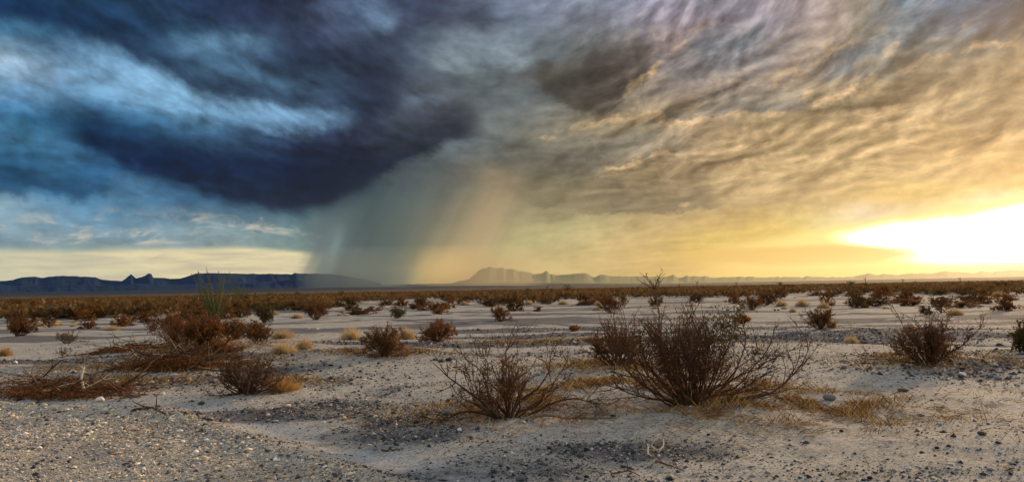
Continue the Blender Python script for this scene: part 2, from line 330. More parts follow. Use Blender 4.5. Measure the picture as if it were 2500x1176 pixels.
def mesh_obj(name, verts, faces, mat, parent=None, smooth=False, attrs=None):
    me = bpy.data.meshes.new(name)
    verts = np.asarray(verts, np.float32)
    if isinstance(faces, np.ndarray):
        n, k = faces.shape
        me.vertices.add(len(verts)); me.vertices.foreach_set('co', verts.ravel())
        me.loops.add(n * k); me.loops.foreach_set('vertex_index', faces.astype(np.int32).ravel())
        me.polygons.add(n)
        me.polygons.foreach_set('loop_start', np.arange(0, n * k, k, dtype=np.int32))
        me.polygons.foreach_set('loop_total', np.full(n, k, np.int32))
        me.update(calc_edges=True)
    else:
        me.from_pydata([tuple(v) for v in verts], [], faces)
    if smooth:
        me.polygons.foreach_set('use_smooth', np.ones(len(me.polygons), bool))
    for k, v in (attrs or {}).items():
        v = np.asarray(v, np.float32)
        if v.ndim == 1:
            at = me.attributes.new(k, 'FLOAT', 'POINT'); at.data.foreach_set('value', v)
        else:
            at = me.attributes.new(k, 'FLOAT_COLOR', 'POINT'); at.data.foreach_set('color', np.c_[v, np.ones(len(v))].ravel())
    if mat is not None:
        me.materials.append(mat)
    o = bpy.data.objects.new(name, me); COL.objects.link(o)
    if parent is not None:
        o.parent = parent
    return o

def tag(o, label=None, cat=None, group=None, kind=None):
    if label: o['label'] = label
    if cat: o['category'] = cat
    if group: o['group'] = group
    if kind: o['kind'] = kind
    return o

def empty(name, loc):
    o = bpy.data.objects.new(name, None); COL.objects.link(o); o.location = loc
    o.empty_display_size = 0.2
    return o

# ------------------------------------------------------------------ terrain height
def gp0(px, py):                       # photo pixel -> point on the flat plain
    d = ray(px, py); s = CAM_H / -d[2]
    return np.array([d[0] * s, d[1] * s])

MOUNDS = [(gp0(px, py), w, h) for px, py, w, h in (
    (1690, 975, 1.7, 0.16), (1245, 1005, 1.2, 0.11), (1500, 960, 1.3, 0.08), (2265, 885, 1.4, 0.10), (600, 950, 1.2, 0.08),
    (470, 860, 2.2, 0.18), (120, 950, 1.4, 0.10), (1530, 890, 1.6, 0.10), (940, 865, 1.6, 0.10), (690, 850, 1.5, 0.08), (1900, 1000, 1.4, 0.05))]
RT0, RT1 = gp0(1000, 774), gp0(2450, 822)           # the wheel ruts that cross the flat
RTD = (RT1 - RT0) / np.linalg.norm(RT1 - RT0); RTN = np.array([-RTD[1], RTD[0]])
BE0, BE1, BE2 = gp0(-400, 985), gp0(430, 1000), gp0(900, 1160)   # edge of the gravel track at lower left

def seg_dist(x, y, a, b):
    d = b - a; L = np.linalg.norm(d); d = d / L; n = np.array([-d[1], d[0]])
    return (x - a[0]) * n[0] + (y - a[1]) * n[1], (x - a[0]) * d[0] + (y - a[1]) * d[1], L

def track_side(x, y):                  # >0 inside the gravel track
    wob = 0.22 * vnoise(x * 0.9, y * 0.9, 77)
    s1, _, _ = seg_dist(x, y, BE0, BE1); s2, _, _ = seg_dist(x, y, BE1, BE2)
    return np.minimum(-s1, -s2) + wob

def rut_lines(x, y):
    q = (x - RT0[0]) * RTN[0] + (y - RT0[1]) * RTN[1] + 0.5 * vnoise(x * 0.12, y * 0.12, 31) + 0.25 * vnoise(x * 0.5, y * 0.5, 32)
    s = 0.0
    for c, w, a in ((-3.6, 0.22, 1.0), (-2.2, 0.2, .8), (-0.2, 0.25, 1.0), (1.4, .22, .9), (3.4, .3, .8), (5.6, .3, .7), (8.2, .3, .6), (11.5, .4, .6)):
        s = s + a * np.exp(-((q - c) / (w * 1.5)) ** 2)
    return s

def height(x, y):
    x = np.asarray(x, float); y = np.asarray(y, float)
    r = np.hypot(x, y)
    near = np.clip(1.4 - r / 90.0, 0.15, 1.0)
    h = near * (0.16 * fbm(x / 6.5, y / 6.5, 3, 3) + 0.055 * fbm(x / 1.3, y / 1.3, 9, 3)) + 0.02 * fbm(x / .35, y / .35, 21, 2) * (r < 30)
    h = h + sstep(60, 400, r) * 0.9 * fbm(x / 90.0, y / 60.0, 5, 3)
    for (c, w, a) in MOUNDS:
        h = h + a * np.exp(-((x - c[0]) ** 2 + (y - c[1]) ** 2) / (w * w))
    ts = track_side(x, y)
    h = h + 0.07 * np.exp(-((ts - 0.12) / 0.28) ** 2) - 0.05 * np.exp(-((ts + 0.45) / 0.4) ** 2)
    h = h - 0.11 * rut_lines(x, y) * (0.5 + vnoise(x * .2, y * .2, 55)) * (r < 90)
    az = np.arctan2(x, y)
    # alluvial fans: the plain climbs towards the ranges
    k = np.interp(az, [-3.2, -0.61, -0.35, -0.15, -0.03, 0.1, 0.2, 0.61, 3.2], [60, 62, 62, 66, 62, 40, 25, 25, 40])
    reach = np.interp(az, [-3.2, -0.2, 0.0, 3.2], [3300.0, 3300.0, 9000.0, 9000.0])
    h = h + k * reach / 6500.0 * np.clip((r - 1200) / reach, 0, 1.35) ** 1.25
    return h

def gp(px, py):                        # photo pixel -> point on the terrain
    d = ray(px, py); s = CAM_H / max(-d[2], 1e-4)
    for _ in range(6):
        s = (CAM_H - float(height(d[0] * s, d[1] * s))) / -d[2]
    return np.array([d[0] * s, d[1] * s, float(height(d[0] * s, d[1] * s))])

def dist_px(px, py):
    p = gp(px, py); return float(np.dot(p - np.array([0, 0, CAM_H]), -CAMM[:, 2]))

# gravel density: where dark stones gather on the sand
GRAV = [(gp0(px, py), rx, ry, a) for px, py, rx, ry, a in (
    (560, 1000, 1.2, .8, .55), (750, 1010, 1.5, 1.3, .62), (900, 1040, 1.5, 1.2, .62), (1030, 1080, 1.2, .8, .55), (820, 930, 1.3, 1.1, .4), (1000, 955, .8, .8, .45),
    (1300, 1150, 1.8, .6, .55), (1500, 1120, 1.5, .8, .5), (2050, 1160, 1.5, .5, .5), (700, 900, 1.2, 1.2, .5), (1250, 790, 5.5, 2.2, 1.0), (1350, 782, 6, 2.4, .9),
    (1100, 797, 4, 1.5, .7), (760, 808, 3, 1.4, .9), (300, 930, 3, 1.2, .5), (2150, 830, 4, .7, .8), (1880, 800, 5, .8, .7), (2400, 905, 2.5, 1.2, .5), (450, 840, 4, 2, .3))]

def gravel_mask(x, y):
    n = 0.5 + fbm(x * 0.8, y * 1.1, 40, 3)
    s = np.zeros_like(x)
    for c, rx, ry, a in GRAV:
        s = np.maximum(s, a * np.exp(-(((x - c[0]) / rx) ** 2 + ((y - c[1]) / ry) ** 2)))
    s = s * np.clip(0.35 + 1.3 * n, 0, 1.4)
    r = np.hypot(x, y)
    st = sstep(0.02, 0.2, fbm(x * 0.10, y * 0.55, 60, 4)) * sstep(14, 24, r) * 0.8   # long thin sheets of pavement gravel
    return np.clip(np.maximum(s, st) + 0.95 * rut_lines(x, y) * np.clip(0.5 + 1.8 * vnoise(x * .25, y * .6, 56), 0, 1) * (r < 110), 0, 1)

# ------------------------------------------------------------------ materials of the land
def new_mat(name):
    m = bpy.data.materials.new(name); m.use_nodes = True
    return m, NT(m.node_tree)

def finish(t, bsdf, disp=None):
    o = t.n('ShaderNodeOutputMaterial'); t.t.links.new(bsdf, o.inputs[0])

def mat_ground():
    m, t = new_mat('desert_ground')
    P = t.n('ShaderNodeNewGeometry').outputs['Position']
    grav = t.n('ShaderNodeAttribute', attribute_name='gravel').outputs['Fac']
    road = t.n('ShaderNodeAttribute', attribute_name='track').outputs['Fac']
    far = t.n('ShaderNodeAttribute', attribute_name='far').outputs['Fac']
    lit = t.n('ShaderNodeAttribute', attribute_name='litter').outputs['Fac']
    nA = t.noise(P, 0.35, 5, 0.6); nB = t.noise(P, 2.2, 6, 0.65); nC = t.noise(P, 22.0, 5, 0.65); nD = t.noise(P, 70.0, 3, 0.6); nM = t.noise(P, 7.0, 5, 0.7)
    base = t.mix(t.mr(nA, 0.35, 0.65), (0.49, 0.455, 0.39), (0.38, 0.355, 0.31))
    base = t.mix(t.mr(nB, 0.35, 0.7), base, (0.60, 0.55, 0.465))
    base = t.mix(t.m('MULTIPLY', t.mr(nC, 0.47, 0.66), 0.7), base, (0.17, 0.155, 0.14))
    fl = t.noise(t.v('MULTIPLY', P, (1.0, 3.0, 1.0)), 1.7, 6, 0.7)
    base = t.mix(t.m('MULTIPLY', t.mr(fl, 0.52, 0.66), 0.55), base, (0.20, 0.175, 0.15))
    base = t.mix(t.m('MULTIPLY', t.mr(nD, 0.55, 0.75), 0.5), base, (0.62, 0.57, 0.50))
    strip = t.n('ShaderNodeAttribute', attribute_name='strip').outputs['Fac']
    base = t.mix(strip, base, t.mix(nC, (0.50, 0.50, 0.48), (0.40, 0.40, 0.385)))
    base = t.mix(road, base, t.mix(t.mr(nC, 0.35, 0.65), (0.64, 0.57, 0.46), (0.33, 0.295, 0.245)))
    base = t.mix(t.m('MULTIPLY', t.mr(nM, 0.5, 0.68), 0.5), base, (0.22, 0.195, 0.165))
    vo = t.n('ShaderNodeTexVoronoi', {'Vector': P, 'Scale': 42.0}, feature='F1')
    peb = t.m('MULTIPLY', t.mr(vo.outputs[0], 0.26, 0.40, 1, 0), t.mr(t.sep(vo.outputs[1])[0], 0.62, 0.66, 0, 1))
    gcol = t.mix(t.sep(vo.outputs[1])[1], (0.045, 0.045, 0.05), (0.20, 0.18, 0.165))
    thick = t.mr(t.m('ADD', grav, t.m('MULTIPLY', t.m('SUBTRACT', nB, 0.5), 0.8)), 0.22, 0.55)
    base = t.mix(t.m('MULTIPLY', thick, 0.88), base, t.mix(t.mr(nD, 0.35, 0.65), (0.06, 0.06, 0.07), (0.17, 0.165, 0.17)))
    base = t.mix(t.m('MULTIPLY', peb, t.mr(road, 0, 1, 0.75, 0.8)), base, gcol)
    base = t.mix(t.m('MULTIPLY', lit, t.mr(nC, 0.30, 0.5)), base, t.mix(nD, (0.26, 0.13, 0.035), (0.085, 0.045, 0.02)))
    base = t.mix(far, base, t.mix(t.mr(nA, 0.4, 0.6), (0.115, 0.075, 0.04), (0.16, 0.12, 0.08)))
    base = t.mix(t.n('ShaderNodeAttribute', attribute_name='fan').outputs['Fac'], base, t.mix(t.mr(t.sep(P)[0], -800.0, 1500.0), (0.006, 0.020, 0.044), (0.09, 0.08, 0.045)))  # far fan: storm shadow and blue haze painted into its left-hand colour
    hgt = t.m('ADD', t.m('MULTIPLY', nC, 0.5), t.m('ADD', t.m('MULTIPLY', nD, 0.25), t.m('MULTIPLY', peb, 0.5)))
    bump = t.n('ShaderNodeBump', {'Strength': 1.0, 'Distance': 0.05, 'Height': hgt})
    b = t.n('ShaderNodeBsdfPrincipled', {'Base Color': base, 'Roughness': 0.95, 'Normal': bump.outputs[0], 'Specular IOR Level': 0.15})
    finish(t, b.outputs[0]); return m

def mat_rock(name, c1, c2, scale):
    m, t = new_mat(name)
    P = t.n('ShaderNodeNewGeometry').outputs['Position']
    n = t.noise(P, scale, 6, 0.65)
    b = t.n('ShaderNodeBsdfPrincipled', {'Base Color': t.mix(t.mr(n, 0.3, 0.7), c1, c2), 'Roughness': 0.95, 'Specular IOR Level': 0.1})
    finish(t, b.outputs[0]); return m

# ------------------------------------------------------------------ ground sheet
LITTER = [(gp0(px, py), rx, ry) for px, py, rx, ry in (
    (1690, 965, 1.4, .9), (1900, 1000, 1.5, 1.1), (1480, 960, 1.3, .7), (1230, 1015, 1.2, .7), (1850, 1020, .9, .7), (690, 930, .9, .7), (2280, 885, 1.5, 1.1),
    (480, 860, 2.2, 1.6), (230, 930, 1.6, 1.0), (940, 865, 1.4, 1.0), (1330, 830, 2.2, 1.2), (1540, 900, 1.6, 1.0), (400, 890, 2.4, 1.2))]

def litter_mask(x, y):
    s = np.zeros_like(x)
    for c, rx, ry in LITTER:
        s = np.maximum(s, np.exp(-(((x - c[0]) / rx) ** 2 + ((y - c[1]) / ry) ** 2)))
    return np.clip(s * (0.55 + 1.4 * fbm(x * 2.2, y * 2.2, 90, 3)) * 1.2, 0, 1)

def build_ground():
    rr = [0.0, 1.5, 3.0]
    r = 4.5
    while r < 60: rr.append(r); r *= 1.0095
    while r < 400: rr.append(r); r *= 1.03
    while r < 30000: rr.append(r); r *= 1.09
    rr = np.array(rr)
    fine = np.radians(np.arange(-42, 42.01, 0.2))
    coarse = np.radians(np.arange(47, 314, 6.0))
    aa = np.concatenate([fine, coarse])
    A, Rr = np.meshgrid(aa, rr)
    X, Y = Rr * np.sin(A), Rr * np.cos(A)
    Z = height(X, Y)
    nr, na = X.shape
    idx = np.arange(nr * na).reshape(nr, na)
    nxt = np.roll(idx, -1, axis=1)
    f = np.stack([idx[:-1], nxt[:-1], nxt[1:], idx[1:]], -1).reshape(-1, 4)[:, ::-1]
    f = np.ascontiguousarray(f)
    x, y = X.ravel(), Y.ravel()
    r = np.hypot(x, y)
    az = np.arctan2(x, y)
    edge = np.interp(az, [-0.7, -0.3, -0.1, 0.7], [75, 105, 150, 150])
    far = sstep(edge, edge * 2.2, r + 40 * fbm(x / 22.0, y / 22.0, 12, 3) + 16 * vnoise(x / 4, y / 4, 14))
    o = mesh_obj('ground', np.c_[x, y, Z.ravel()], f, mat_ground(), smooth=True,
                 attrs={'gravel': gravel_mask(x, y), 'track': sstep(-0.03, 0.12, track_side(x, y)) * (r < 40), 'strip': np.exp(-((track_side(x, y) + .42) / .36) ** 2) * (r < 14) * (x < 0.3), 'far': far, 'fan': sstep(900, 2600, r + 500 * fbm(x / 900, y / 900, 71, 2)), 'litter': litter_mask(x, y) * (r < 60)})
    tag(o, 'pale sandy desert plain strewn with gravel, reaching the mountains', kind='structure')
build_ground()

# ------------------------------------------------------------------ mountain ranges
def mountain(name, label, pts, D, foot, mat, seed, rough=1.0, step=2.5, back=1500, jag=1.0):
    pts = np.array(pts, float)
    xs = np.arange(pts[0, 0], pts[-1, 0] + .1, step)
    ys = np.interp(xs, pts[:, 0], pts[:, 1])
    ys = ys + jag * fbm(xs / 14.0, xs * 0 + seed, seed, 4, 0.6)
    rows = np.concatenate([np.linspace(0, 1, 15), 1 + np.linspace(0.2, 1, 4)])
    dd = np.array([ray(px, py) for px, py in zip(xs, ys)]); hyp = np.hypot(dd[:, 0], dd[:, 1])
    ux, uy = (dd[:, 0] / hyp)[:, None], (dd[:, 1] / hyp)[:, None]
    Dr = D * (1 + 0.06 * fbm(xs / 160.0, xs * 0 + seed + 2.5, seed + 3, 2))
    zr = (CAM_H + Dr * dd[:, 2] / hyp)[:, None]; Dr = Dr[:, None]
    tt = rows[None, :]
    rad = np.where(tt <= 1, Dr - foot * (1 - tt), Dr + back * (tt - 1))
    zb = height(ux * rad, uy * rad) - 12
    tc = np.minimum(tt, 1)
    spur = np.abs(fbm(xs[:, None] / 26.0 + 0.9 * tc, tc * 1.3 + seed + 0 * xs[:, None], seed + 9, 4))
    zf = zb + (zr - zb) * tc ** 1.7 * (1 - 1.2 * rough * spur * (1 - tc) * np.minimum(1, tc * 3))
    z = np.where(tt <= 1, zf, zr - (zr + 20) * np.maximum(tt - 1, 0) ** 0.8)
    V = np.stack([ux * rad, uy * rad, z], -1).reshape(-1, 3)
    n, k = len(xs), len(rows)
    idx = np.arange(n * k).reshape(n, k)
    f = np.stack([idx[:-1, :-1], idx[1:, :-1], idx[1:, 1:], idx[:-1, 1:]], -1).reshape(-1, 4)
    o = mesh_obj(name, V, np.ascontiguousarray(f), mat, smooth=True)
    tag(o, label, kind='structure')
    return o

M_SHADED_ROCK = mat_rock('shaded_range_rock', (0.002, 0.020, 0.060), (0.006, 0.040, 0.105), 0.006)  # storm shade and blue distance haze put into the left ranges' base colour
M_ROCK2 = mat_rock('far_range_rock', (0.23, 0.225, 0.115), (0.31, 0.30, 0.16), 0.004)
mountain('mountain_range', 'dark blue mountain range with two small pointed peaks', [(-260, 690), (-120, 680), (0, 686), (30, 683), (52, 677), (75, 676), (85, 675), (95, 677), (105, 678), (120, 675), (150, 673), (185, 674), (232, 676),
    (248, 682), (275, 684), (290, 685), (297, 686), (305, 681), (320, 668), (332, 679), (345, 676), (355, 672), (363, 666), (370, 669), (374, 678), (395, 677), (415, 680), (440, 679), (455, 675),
    (480, 667), (510, 666), (560, 667), (600, 668), (640, 668), (700, 668), (712, 670), (720, 666), (732, 668), (760, 667), (800, 668), (850, 674), (900, 684), (930, 692)], 6000, 1400, M_SHADED_ROCK, 4, 0.7)
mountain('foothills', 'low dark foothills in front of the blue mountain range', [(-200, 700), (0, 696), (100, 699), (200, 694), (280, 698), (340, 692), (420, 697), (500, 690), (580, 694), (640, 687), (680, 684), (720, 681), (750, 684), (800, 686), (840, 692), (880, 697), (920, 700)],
         4700, 700, M_SHADED_ROCK, 15, 0.8, back=500)
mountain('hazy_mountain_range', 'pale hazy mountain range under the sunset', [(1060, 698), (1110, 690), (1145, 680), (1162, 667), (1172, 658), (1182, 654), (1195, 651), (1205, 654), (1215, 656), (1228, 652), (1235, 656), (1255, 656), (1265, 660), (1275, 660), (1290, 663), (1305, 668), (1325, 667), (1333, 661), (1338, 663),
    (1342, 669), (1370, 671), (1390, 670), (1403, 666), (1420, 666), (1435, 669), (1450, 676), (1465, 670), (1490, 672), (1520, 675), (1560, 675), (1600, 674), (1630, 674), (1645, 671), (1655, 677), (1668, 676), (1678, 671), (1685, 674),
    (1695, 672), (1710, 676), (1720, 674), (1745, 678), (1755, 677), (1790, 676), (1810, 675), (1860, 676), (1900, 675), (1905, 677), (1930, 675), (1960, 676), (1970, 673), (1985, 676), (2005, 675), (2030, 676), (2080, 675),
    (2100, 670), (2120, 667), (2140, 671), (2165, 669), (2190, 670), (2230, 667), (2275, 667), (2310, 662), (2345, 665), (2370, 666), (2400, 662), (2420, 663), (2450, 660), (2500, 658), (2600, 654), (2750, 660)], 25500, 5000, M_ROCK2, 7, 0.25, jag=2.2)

# ------------------------------------------------------------------ air
def build_haze():
    me = bpy.data.meshes.new('haze')
    x, y0, y1, z0, z1 = 20000, -6000, 31000, -14.0, 980.0
    me.from_pydata([(-11000, y0, z0), (x, y0, z0), (x, y1, z0), (-11000, y1, z0), (-11000, y0, z1), (x, y0, z1), (x, y1, z1), (-11000, y1, z1)], [],
                   [(3, 2, 1, 0), (4, 5, 6, 7), (0, 1, 5, 4), (1, 2, 6, 5), (2, 3, 7, 6), (3, 0, 4, 7)])
    m, t = new_mat('haze_air')
    v = t.n('ShaderNodeVolumePrincipled', {'Color': (0.95, 0.88, 0.72, 1), 'Density': 0.65e-5, 'Anisotropy': 0.80})
    o = t.n('ShaderNodeOutputMaterial'); t.t.links.new(v.outputs[0], o.inputs[1])
    me.materials.append(m)
    ob = bpy.data.objects.new('haze', me); COL.objects.link(ob)
    tag(ob, 'thin dusty haze lying over the whole plain', kind='stuff')
build_haze()

def build_rain(x0, x1, D, thick, dens, col, label):
    """the foot of the shower: a soft-edged body of falling rain in front of the ranges"""
    nu, nv = 40, 14
    a0, a1 = azel(x0, 690)[0], azel(x1, 690)[0]
    V = []
    for side in (0, 1):
        for j in range(nv):
            for i in range(nu):
                u, v = i / (nu - 1), j / (nv - 1)
                a = a0 + (a1 - a0) * u + R(0.5) * v
                th = thick * max(0.0, math.sin(math.pi * u ** 0.8)) ** 1.3 * (1 - v) ** 0.8 * (1 + 0.3 * float(vnoise(u * 9, 0.3, 5))) + 0.5
                rad = D + (th if side else 0.0)
                z = -6.0 + 0.064 * D * v
                V.append((math.sin(a) * rad, math.cos(a) * rad, z))
    F = []; N = nu * nv
    q = lambda s, j, i: s * N + j * nu + i
    for j in range(nv - 1):
        for i in range(nu - 1):
            F.append((q(0, j, i), q(0, j, i + 1), q(0, j + 1, i + 1), q(0, j + 1, i)))
            F.append((q(1, j, i), q(1, j + 1, i), q(1, j + 1, i + 1), q(1, j, i + 1)))
    for i in range(nu - 1):
        F.append((q(0, 0, i), q(1, 0, i), q(1, 0, i + 1), q(0, 0, i + 1)))
        F.append((q(0, nv - 1, i), q(0, nv - 1, i + 1), q(1, nv - 1, i + 1), q(1, nv - 1, i)))
    for j in range(nv - 1):
        F.append((q(0, j, 0), q(0, j + 1, 0), q(1, j + 1, 0), q(1, j, 0)))
        F.append((q(0, j, nu - 1), q(1, j, nu - 1), q(1, j + 1, nu - 1), q(0, j + 1, nu - 1)))
    m, t = new_mat('falling_rain')
    v = t.n('ShaderNodeVolumePrincipled', {'Color': (*col, 1), 'Density': dens, 'Anisotropy': 0.3})
    o = t.n('ShaderNodeOutputMaterial'); t.t.links.new(v.outputs[0], o.inputs[1])
    ob = mesh_obj('rain', V, F, m); tag(ob, label, kind='stuff')
build_rain(715, 1030, 3600.0, 300.0, 5.0e-3, (0.40, 0.53, 0.56), 'grey rain veiling the foot of the dark mountains')
build_rain(1000, 1340, 4300.0, 300.0, 4.5e-3, (0.84, 0.76, 0.54), 'pale sunlit rain veiling the left end of the hazy mountains')  # golden sunlight put into the colour of this second rain body

# ------------------------------------------------------------------ plant materials
def mat_plant(name, c1, c2, trans=0.0, rough=0.85, scale=9.0):
    m, t = new_mat(name)
    P = t.n('ShaderNodeTexCoord').outputs['Object']
    oi = t.n('ShaderNodeObjectInfo').outputs['Random']
    n = t.noise(P, scale, 3, 0.6)
    f = t.m('ADD', t.mr(n, 0.3, 0.7), t.m('MULTIPLY', t.m('SUBTRACT', oi, 0.5), 0.5), clamp=True)
    col = t.mix(f, c1, c2)
    d = t.n('ShaderNodeBsdfPrincipled', {'Base Color': col, 'Roughness': rough, 'Specular IOR Level': 0.2})
    out = d.outputs[0]
    if trans:
        tr = t.n('ShaderNodeBsdfTranslucent', {0: col})
        mx = t.n('ShaderNodeMixShader', {0: trans}); t.t.links.new(out, mx.inputs[1]); t.t.links.new(tr.outputs[0], mx.inputs[2])
        out = mx.outputs[0]
    finish(t, out); return m

M_STEM = mat_plant('dark_bark', (0.045, 0.020, 0.010), (0.12, 0.058, 0.027))
M_TWIG = mat_plant('grey_twig', (0.11, 0.075, 0.05), (0.20, 0.15, 0.10))
M_LEAF = mat_plant('russet_leaf', (0.12, 0.048, 0.013), (0.24, 0.11, 0.026), 0.45)
M_OLIVE = mat_plant('olive_leaf', (0.06, 0.055, 0.012), (0.12, 0.10, 0.025), 0.35)
M_SCRUB = mat_plant('brown_scrub', (0.075, 0.040, 0.014), (0.18, 0.105, 0.036), 0.35, scale=2.0)
M_STRAW = mat_plant('dry_straw', (0.40, 0.27, 0.12), (0.62, 0.46, 0.24), 0.3)
M_GOLD = mat_plant('golden_litter', (0.30, 0.16, 0.045), (0.50, 0.31, 0.10), 0.3)
M_RUST = mat_plant('rusty_litter', (0.17, 0.058, 0.014), (0.32, 0.13, 0.033), 0.35)
M_OCO = mat_plant('ocotillo_green', (0.07, 0.088, 0.028), (0.16, 0.175, 0.062), 0.3)
M_WOOD = mat_plant('weathered_wood', (0.10, 0.055, 0.028), (0.26, 0.17, 0.095))
M_PALEWOOD = mat_plant('pale_wood', (0.45, 0.35, 0.22), (0.60, 0.50, 0.34))

# ------------------------------------------------------------------ shape collectors
class Geo:
    def __init__(s): s.v = []; s.f = []; s.n = 0
    def tube(s, pts, rad, k=3):
        pts = np.asarray(pts, float); n = len(pts)
        rad = np.broadcast_to(np.asarray(rad, float), (n,))
        tg = np.gradient(pts, axis=0); tg /= np.linalg.norm(tg, axis=1, keepdims=True) + 1e-9
        ref = np.array([0.31, 0.17, 0.93]) if abs(tg[0, 2]) < 0.9 else np.array([0.9, 0.3, 0.1])
        a = np.cross(tg, ref); a /= np.linalg.norm(a, axis=1, keepdims=True) + 1e-9
        b = np.cross(tg, a)
        th = np.arange(k) * 2 * math.pi / k
        ring = pts[:, None] + rad[:, None, None] * (a[:, None] * np.cos(th)[None, :, None] + b[:, None] * np.sin(th)[None, :, None])
        s.v.append(ring.reshape(-1, 3))
        i = np.arange(n * k).reshape(n, k); j = np.roll(i, -1, 1)
        s.f.append(np.stack([i[:-1], j[:-1], j[1:], i[1:]], -1).reshape(-1, 4) + s.n)
        s.n += n * k
    def quads(s, c, u, w):              # c: centres, u / w: half axes
        c, u, w = (np.asarray(q, float) for q in (c, u, w))
        n = len(c)
        if not n: return
        v = np.stack([c - u, c + w * 0.9, c + u, c - w * 0.9], 1).reshape(-1, 3)
        s.v.append(v); s.f.append(np.arange(4 * n).reshape(n, 4) + s.n); s.n += 4 * n
    def blades(s, base, tip, width):
        base, tip = np.asarray(base, float), np.asarray(tip, float)
        d = tip - base; side = np.cross(d, np.array([0.2, 1.0, 0.1])); side /= np.linalg.norm(side, axis=1, keepdims=True) + 1e-9
        w = np.asarray(width, float).reshape(-1, 1)
        v = np.stack([base - side * w, base + side * w, tip + side * w * 0.25, tip - side * w * 0.25], 1).reshape(-1, 3)
        n = len(base)
        s.v.append(v); s.f.append(np.arange(4 * n).reshape(n, 4) + s.n); s.n += 4 * n
    def build(s, name, mat, parent=None):
        if not s.v: return None
        return mesh_obj(name, np.concatenate(s.v), np.concatenate(s.f), mat, parent)

def unit(v): return v / (np.linalg.norm(v, axis=-1, keepdims=True) + 1e-9)

def wander(rng, p, d, L, n, wob, lift):
    pts = [np.array(p, float)]; d = unit(np.array(d, float))
    for i in range(n):
        d = unit(d + rng.normal(0, wob, 3) + np.array([0, 0, lift]))
        q = pts[-1] + d * L / n
        q[2] = max(q[2], 0.01)
        pts.append(q)
    return np.array(pts)

def grow_branch(rng, g, leaves, az, tilt, L, r0, lift=0.02, nsub=6, ntw=5, wob=0.14, leafy=0.5, leafsize=0.012, base=(0, 0, 0), twr=0.0022, kink=1.0, lo=3):
    """one main stem with side branches and twigs, into Geo g; leaf anchor points go to list leaves"""
    d = np.array([math.sin(az) * math.sin(tilt), math.cos(az) * math.sin(tilt), math.cos(tilt)])
    n = 9
    pts = wander(rng, base, d, L, n, wob * kink, lift)
    g.tube(pts, np.linspace(r0, r0 * 0.25, n + 1), 4)
    for _ in range(nsub):
        i = int(rng.integers(lo, n)); p = pts[i]
        dd = unit(unit(pts[i + 1] - p) + rng.normal(0, 0.55, 3) + np.array([0, 0, 0.12]))
        l2 = L * rng.uniform(0.25, 0.55) * (1.15 - 0.6 * i / n)
        q = wander(rng, p, dd, l2, 5, 0.22, lift)
        g.tube(q, np.linspace(r0 * 0.45, r0 * 0.16, 6), 3)
        for _ in range(ntw):
            j = int(rng.integers(1, 5))
            d3 = unit(unit(q[j + 1] - q[j]) + rng.normal(0, 0.7, 3) + np.array([0, 0, .1]))
            tw = wander(rng, q[j], d3, l2 * rng.uniform(0.25, 0.6), 3, 0.3, lift)
            g.tube(tw, np.linspace(twr * 1.3, twr * 0.7, 4), 3)
            if rng.random() < leafy:
                for a in np.linspace(0.3, 1, int(rng.integers(2, 6))):
                    k = min(int(a * 3), 2); leaves.append(tw[k] + (tw[k + 1] - tw[k]) * (a * 3 - k) + rng.normal(0, leafsize, 3))

def leaf_quads(rng, g, pts, size):
    pts = np.asarray(pts)
    if not len(pts): return
    u = rng.normal(0, 1, pts.shape); w = np.cross(u, rng.normal(0, 1, pts.shape))
    sz = size * rng.uniform(0.6, 1.5, (len(pts), 1))
    g.quads(pts, unit(u) * sz, unit(w) * sz * 0.6)

def straw_dome(rng, g, n, rad, hgt, width, c=(0, 0, 0), inner=0.35):
    th = rng.uniform(0, 2 * math.pi, n); ph = np.arccos(rng.uniform(0.02, 1, n))
    dirs = np.c_[np.cos(th) * np.sin(ph) * rad, np.sin(th) * np.sin(ph) * rad, np.cos(ph) * hgt]
    k = rng.uniform(0.55, 1.05, (n, 1))
    tip = dirs * k + rng.normal(0, rad * 0.06, (n, 3)); tip[:, 2] = np.maximum(tip[:, 2], 0.01)
    base = dirs * rng.uniform(0.0, inner, (n, 1)); base[:, 2] *= 0.6
    c = np.array(c)
    g.blades(base + c, tip + c, width * rng.uniform(0.6, 1.4, n))

def copy_tree(o, parent=None):
    c = o.copy(); COL.objects.link(c); c.parent = parent
    for ch in o.children:
        copy_tree(ch, c)
    return c

# ------------------------------------------------------------------ near shrubs, each grown for its own place
def at_px(px, py):
    p = gp(px, py); return p, float(np.dot(p - np.array([0, 0, CAM_H]), -CAMM[:, 2])) / FPX      # point, metres per photo pixel there

